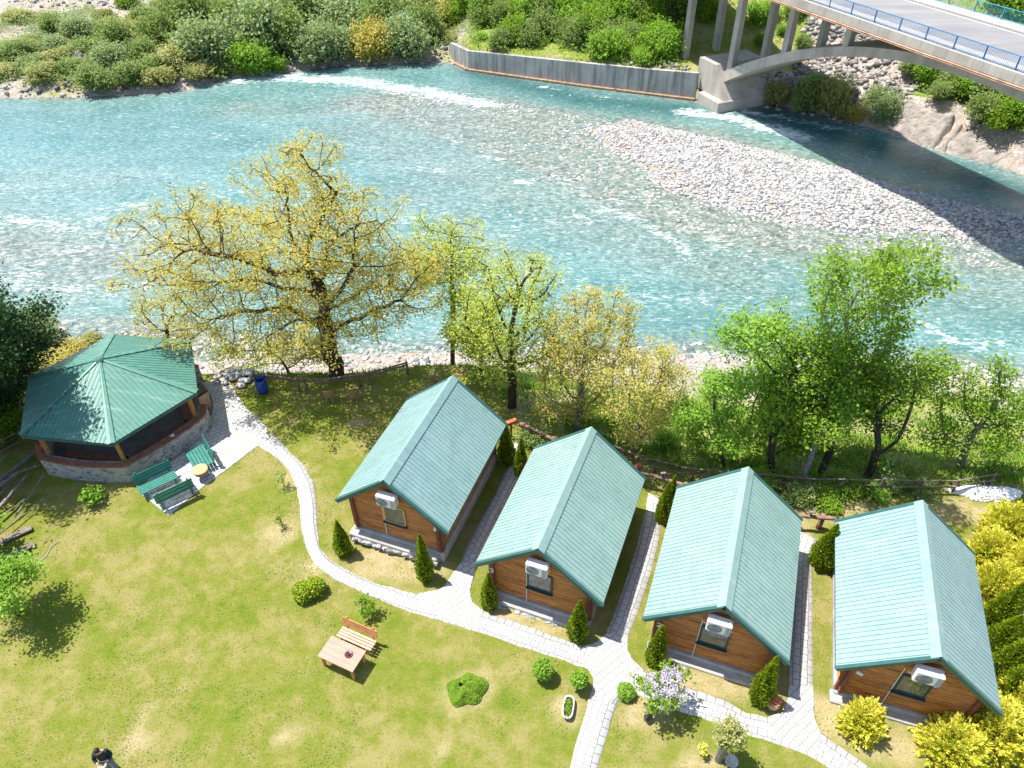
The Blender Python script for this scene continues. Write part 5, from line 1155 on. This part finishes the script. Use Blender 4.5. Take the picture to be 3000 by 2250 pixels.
tree('pollard_tree',b,[b+np.array([.05,.05,.9])],b+np.array([.12,.12,1.75]),(.5,.5,.6),.13,120,'olive','bark2',2300,.1,'small pruned tree with thick grey trunk at the bottom edge','tree',spread=.1,D=.15,di=1,dk=.22,rmin=.008)
q=at(2140,2238,0);r=empty('stone_dish',(q[0],q[1],0));tag(r,'small pale stone dish at the foot of the grey trunked tree','dish');mb=MB();mb.lathe([(0,0),(.12,0),(.1,.08),(.2,.2),(.22,.24),(.18,.23),(.08,.14),(0,.13)],n=18);mb.build('bowl',MT['cast'],r,True)
# flower tub
q=at(2262,2068,0);r=empty('flower_tub',(q[0],q[1],0));tag(r,'round wooden tub of orange and red flowers beside the broad thuja','planter')
mb=MB();mb.lathe([(0,0),(.2,0),(.24,.2),(.22,.42),(.18,.42),(.18,.36),(0,.36)],n=18);mb.build('tub',simple('tub_wood',(.38,.24,.14),.2,4,.7,.2,.3),r,True)
mb=MB();mb.lathe([(0,.37),(.18,.37)],n=14);mb.build('earth',MT['soil'],r)
C=rng.normal(size=(420,3))*np.array([.1,.1,.06])+np.array([0,0,.46]);foliage('flowers',C,.07,MT['flower'],r)
q=at(2250,2030,0);r=empty('flower_pot',(q[0],q[1],0));tag(r,'dark red flower pot between the broad thuja and the wooden tub','planter');mb=MB();mb.lathe([(0,0),(.1,0),(.14,.28),(.11,.28),(.1,.22),(0,.22)],n=14);mb.build('pot',simple('dark_red_pot',(.25,.03,.03),.1,4,.5,.3,0),r,True);C=rng.normal(size=(120,3))*.06+np.array([0,0,.34]);foliage('flowers',C,.05,MT['flower'],r)
# stone trough planter
q=at(1664,2080,0);r=empty('stone_trough',(q[0],q[1],0),R_(78));tag(r,'long pale stone trough with small green plants on the lawn below the ball trees','planter')
mb=MB();L_,W_=.42,.2;ring=lambda a,b_,z:[(a*math.cos(t)*abs(math.cos(t))**-.35 if abs(math.cos(t))>.01 else 0,b_*math.sin(t)*abs(math.sin(t))**-.35 if abs(math.sin(t))>.01 else 0,z) for t in np.linspace(0,2*math.pi,24,endpoint=False)]
lv=[ring(L_*.8,W_*.8,0),ring(L_,W_,.26),ring(L_*.86,W_*.76,.26),ring(L_*.84,W_*.74,.17)];vs=sum(lv,[]);mb.add(vs,[(i*24+k,i*24+(k+1)%24,(i+1)*24+(k+1)%24,(i+1)*24+k) for i in range(3) for k in range(24)]);mb.build('trough',MT['cast'],r)
mb=MB();mb.add(ring(L_*.85,W_*.75,.18),[tuple(range(24))]);mb.build('earth',MT['soil'],r)
C=rng.normal(size=(260,3))*np.array([.16,.06,.05])+np.array([0,0,.24]);foliage('plants',C,.06,MT['bright'],r)
# terracotta boxes at cabin backs
for (a,b_),lb in (((1862,1372),'terracotta flower box at the rear right corner of the second cabin'),((1497,1240),'terracotta flower box at the rear right corner of the leftmost cabin')):
    q=at(a,b_,.9);r=empty('flower_box',(q[0],q[1],0),.5);tag(r,lb,'planter')
    mb=MB();mb.box((0,0,.97),(.6,.22,.2),bev=.02);mb.build('box',MT['terra'],r);mb=MB();mb.box((0,0,.43),(.08,.08,.87));mb.build('stand',MT['redwood'],r)
# --- stick pile and planks
for i in range(28):
    a=rng.uniform(-70,105);b_=rng.uniform(1290,1540);a-= (b_-1290)*.25*rng.random();p=at(a,b_,0);L_=rng.uniform(1.3,3.2);an=R_(rng.normal(62,14));z=.1+.45*rng.random()
    r=empty('timber_pole',(p[0],p[1],z),an);r.rotation_euler=(0,rng.normal(0,.08),an);tag(r,'weathered pole in the loose timber pile at the left edge beside the gazebo','pole','poles in the loose timber pile')
    mb=MB();w0=rng.uniform(.03,.08)
    if rng.random()<.5: mb.box((0,0,0),(L_,w0*2.2,.04))
    else: mb.tube([(-L_/2,0,0),(0,rng.normal(0,.05),0),(L_/2,0,0)],[w0,w0*.85,w0*.6],6)
    mb.build('pole',MT['oldwood' if rng.random()<.6 else 'bark2'],r)
for a,b_,c,d,l in((-30,1600,92,1545,'top'),(-20,1655,100,1592,'middle'),(-30,1640,75,1605,'lower')):
    A_=at(a,b_,.14);B_=at(c,d,.14);r=empty('weathered_plank',(A_[0],A_[1],.12 if l!='lower' else .04));tag(r,f'grey weathered plank at the left edge, {l} one of the three','plank','weathered planks at the left edge')
    mb=MB();mb.beam((0,0,0),(B_[0]-A_[0],B_[1]-A_[1],0.02),.3,.06);mb.build('plank',MT['oldwood'],r)
pts=[at(a,b_,.03) for a,b_ in((176,1585),(150,1600),(138,1625),(118,1645),(85,1662),(60,1672))];mb=MB();mb.tube([tuple(p) for p in pts],.014,6);o=mb.build('garden_hose',simple('grey_hose',(.4,.4,.42),.1,3,.5,.3,0),None,True);tag(o,'thin grey hose curving on the grass beside the weathered planks','hose')
# --- grass blades (too many to count)
def blades(name,fn,box,n,h,label,wd=.02):
    x=rng.uniform(box[0],box[1],n);y=rng.uniform(box[2],box[3],n);k=fn(x,y);x,y=x[k],y[k];m=len(x);z=zt(x,y)
    a=rng.random(m)*6.28;hh=h*(.5+rng.random(m)*.8);w2=wd*(.7+.6*rng.random(m));lx=rng.normal(size=m)*hh*.35;ly=rng.normal(size=m)*hh*.35
    c,s=np.cos(a)*w2,np.sin(a)*w2;V=np.stack([np.stack([x-c,y-s,z-.02],-1),np.stack([x+c,y+s,z-.02],-1),np.stack([x+lx,y+ly,z+hh],-1)],1).reshape(-1,3)
    o=npmesh(name,V,np.arange(m*3).reshape(m,3),MT['blade']);tag(o,label,'grass',kind='stuff')
def fb(x,y):
    t=(y-ycrest(x))/np.maximum(ynear(x)-ycrest(x),.5);d=np.clip(1-(t-.35)/.35,0,1)*(t>-.03);dn=.25+.75*(vnoise(x,y,1.7,91)>.42)
    return (rng.random(len(x))<d*dn)&(x>-14)
blades('bank_grass',fb,(-14,36,21,38),150000,.28,'tall fresh grass on the river bank behind the cabins',.03)
def fl(x,y): return (rng.random(len(x))<.25+.75*vnoise(x,y,1.3,95))&(y<ycrest(x)-.1)&(y<24.5)|((y>=24.5)&(y<ycrest(x))&(x>-14)&(rng.random(len(x))<.4))
PAVE=[o for o in S.objects if o.name.startswith(('garden_path','side_path','patio','path_junction'))]
def offpave(x,y):
    ok=np.ones(len(x),bool)
    # path polygons from the meshes' top edges
    for o in PAVE:
        me=o.data;co_=np.array([v.co[:] for v in me.vertices])
        if o.name.startswith(('patio','path_j')): poly=co_[:len(co_)//2,:2]
        else: poly=np.concatenate([co_[1::4,:2],co_[2::4,:2][::-1]])
        ok&=sdist(x,y,poly)>.0
    return ok
def fl2(x,y):
    k=fl(x,y);i=np.where(k)[0];k[i]=offpave(x[i],y[i])
    for cx,cy,th,_ in cabs:
        c,s=math.cos(th),math.sin(th);U_=(x-cx)*c+(y-cy)*s;V_=-(x-cx)*s+(y-cy)*c;k&=~((np.abs(U_)<BW+.2)&(V_>.1)&(V_<CL-.1))
    k&=np.hypot(x-GC[0],y-GC[1])>4.3
    return k
blades('lawn_grass',fl2,(-24,24,8.5,31),190000,.05,'short patchy lawn grass round the cabins',.014)
def fw(x,y):
    k=(y<ycrest(x)-.2)&(rng.random(len(x))<sstep(.5,.8,vnoise(x,y,.7,131)*.6+vnoise(x,y,3,132)*.4));i=np.where(k)[0];k[i]=offpave(x[i],y[i])
    for cx,cy,th,_ in cabs:
        c,s=math.cos(th),math.sin(th);U_=(x-cx)*c+(y-cy)*s;V_=-(x-cx)*s+(y-cy)*c;k&=~((np.abs(U_)<BW+.2)&(V_>-.2)&(V_<CL-.1))
    return k&(np.hypot(x-GC[0],y-GC[1])>4.3)
x=rng.uniform(-24,24,90000);y=rng.uniform(8.5,31,90000);k=fw(x,y);x,y=x[k],y[k]
o=foliage('lawn_weeds',np.stack([x,y,.02+.03*rng.random(len(x))],-1),.055,MT['mid'],up=1.2);tag(o,'scattered clover and weed leaves in the lawn','weeds',kind='stuff')
# --- person holding a controller
hp=at(283,2192,1.68);pb=empty('person',(hp[0],hp[1]-.02,0),R_(198));tag(pb,'person in dark jacket and grey jeans on the lawn looking down at a handheld controller','person')
def skin(name,vs,es,rs,mat,parent,sub=2,root=0):
    me=bpy.data.meshes.new(name);me.from_pydata(vs,es,[]);o=link(bpy.data.objects.new(name,me),parent);me.materials.append(mat)
    m=o.modifiers.new('skin','SKIN');m.use_smooth_shade=True
    for i,r_ in enumerate(rs): me.skin_vertices[0].data[i].radius=(r_ if hasattr(r_,'__len__') else (r_,r_))
    for i in range(len(vs)): me.skin_vertices[0].data[i].use_root=(i==root)
    s=o.modifiers.new('sub','SUBSURF');s.levels=sub;s.render_levels=sub;return o
SK=simple('skin',(.55,.32,.22),.06,6,.5,.3,0);JK=simple('dark_jacket',(.025,.027,.035),.3,8,.8,.15,.3);JN=simple('grey_jeans',(.16,.2,.26),.2,8,.85,.1,.3);HA=simple('dark_hair',(.03,.018,.014),.3,30,.5,.3,.5,60)
# local frame: faces +y
V=[(0,0,.98),(0,0,1.12),(0,-.01,1.28),(0,-.01,1.4),(0,.01,1.48),(0,.04,1.56),
   (.1,0,.9),(.1,.02,.5),(.1,-.02,.1),(.1,.1,.05),(-.1,0,.9),(-.1,.03,.5),(-.1,-.02,.1),(-.1,.1,.05),
   (.17,0,1.4),(.25,.02,1.14),(.12,.24,1.12),(-.17,0,1.4),(-.25,.02,1.14),(-.12,.24,1.12)]
Ed=[(0,1),(1,2),(2,3),(3,4),(4,5),(0,6),(6,7),(7,8),(8,9),(0,10),(10,11),(11,12),(12,13),(3,14),(14,15),(15,16),(3,17),(17,18),(18,19)]
Rd=[(.11,.08),(.1,.07),(.12,.08),(.12,.075),.055,.055,.085,.06,.045,.045,.085,.06,.045,.045,.065,.05,.035,.065,.05,.035]
body=skin('body',V,Ed,Rd,SK,pb)
# clothes follow the body slightly larger
skin('jacket',[V[i] for i in(0,1,2,3)]+[(.17,0,1.4),(.26,.02,1.14),(.15,.19,1.12),(-.17,0,1.4),(-.26,.02,1.14),(-.15,.19,1.12)],[(0,1),(1,2),(2,3),(3,4),(4,5),(5,6),(3,7),(7,8),(8,9)],[(.185,.14),(.175,.13),(.19,.135),(.175,.12),.085,.066,.052,.085,.066,.052],JK,pb)
skin('jeans',[(0,0,.98),(.1,0,.88),(.1,.02,.5),(.1,-.02,.1),(-.1,0,.88),(-.1,.03,.5),(-.1,-.02,.1)],[(0,1),(1,2),(2,3),(0,4),(4,5),(5,6)],[(.165,.125),.1,.078,.066,.1,.078,.066],JN,pb)
for s in(-1,1): mb=MB();mb.box((s*.1,.05,.05),(.1,.28,.1),bev=.03);mb.build('shoe',JK,pb)
mb=MB()
def ellip(mb,c,r3,n=16,m=12,zmin=-1,warp=None):
    prof=[];vs=[]
    for i in range(m+1):
        t=-math.pi/2+math.pi*i/m
        for k in range(n):
            a=2*math.pi*k/n;p=[math.cos(t)*math.cos(a),math.cos(t)*math.sin(a),math.sin(t)]
            if warp:p=warp(p)
            vs.append((c[0]+p[0]*r3[0],c[1]+p[1]*r3[1],c[2]+p[2]*r3[2]))
    mb.add(vs,[(i*n+k,i*n+(k+1)%n,(i+1)*n+(k+1)%n,(i+1)*n+k) for i in range(m) for k in range(n)])
mb.M=Matrix.Translation((0,.06,1.63))@Matrix.Rotation(-.45,4,'X')
ellip(mb,(0,0,0),(.077,.098,.118));ellip(mb,(0,.1,-.02),(.014,.022,.025),8,6)
for s in(-1,1): ellip(mb,(s*.08,-.005,-.01),(.012,.02,.032),8,6)
hd=mb.build('head',SK,pb,True)
mb=MB();mb.M=Matrix.Translation((0,.06,1.63))@Matrix.Rotation(-.45,4,'X')
for s in(-1,1): ellip(mb,(s*.03,.088,.008),(.014,.01,.009),8,6)
mb.build('eyes',JK,hd,True);mb=MB();mb.M=Matrix.Translation((0,.06,1.63))@Matrix.Rotation(-.45,4,'X');ellip(mb,(0,.09,-.06),(.025,.01,.008),8,6);mb.build('mouth',simple('lips',(.4,.12,.1),.05,3,.5,.3,0),hd,True)
mb=MB();mb.M=Matrix.Translation((0,.06,1.63))@Matrix.Rotation(-.45,4,'X');ellip(mb,(0,-.018,.028),(.088,.1,.112),20,12);mb.build('hair',HA,pb,True)
for s in(-1,1):
    w0=Vector((s*.12,.24,1.12));mid=Vector((s*.095,.31,1.12));vs=[tuple(w0),tuple(mid)];es=[(0,1)];rs=[(.03,.022),(.036,.018)]
    for k in range(4):
        b0=mid+Vector((s*(.024-.016*k),.02,0));L_=[.062,.072,.068,.054][k];p1=b0+Vector((-s*.008,L_*.45,-.004));p2=p1+Vector((-s*.02,L_*.2,-.022));p3=p2+Vector((-s*.018,-.006,-.02))
        n0=len(vs);vs+=[tuple(b0),tuple(p1),tuple(p2),tuple(p3)];es+=[(1,n0),(n0,n0+1),(n0+1,n0+2),(n0+2,n0+3)];rs+=[.01,.009,.0085,.007]
    n0=len(vs);t0=w0+Vector((-s*.02,.035,.012));vs+=[tuple(t0),tuple(t0+Vector((-s*.03,.03,.012))),tuple(t0+Vector((-s*.045,.055,.004)))];es+=[(0,n0),(n0,n0+1),(n0+1,n0+2)];rs+=[.013,.011,.009]
    skin('hand',vs,es,rs,SK,pb)
ct=empty('handheld_controller',pb.matrix_basis@Vector((0,.37,1.12)),R_(198));tag(ct,'white handheld controller with a blue screen in the hands of the person','controller')
mb=MB();mb.box((0,0,0),(.17,.09,.04),bev=.012,M=Matrix.Rotation(.3,4,'X'));mb.build('casing',MT['white'],ct);mb=MB();mb.box((0,.05,.05),(.15,.008,.09),M=Matrix.Rotation(-1.0,4,'X'));mb.build('screen',simple('blue_screen',(.02,.16,.3),.1,3,.2,.5,0),ct)
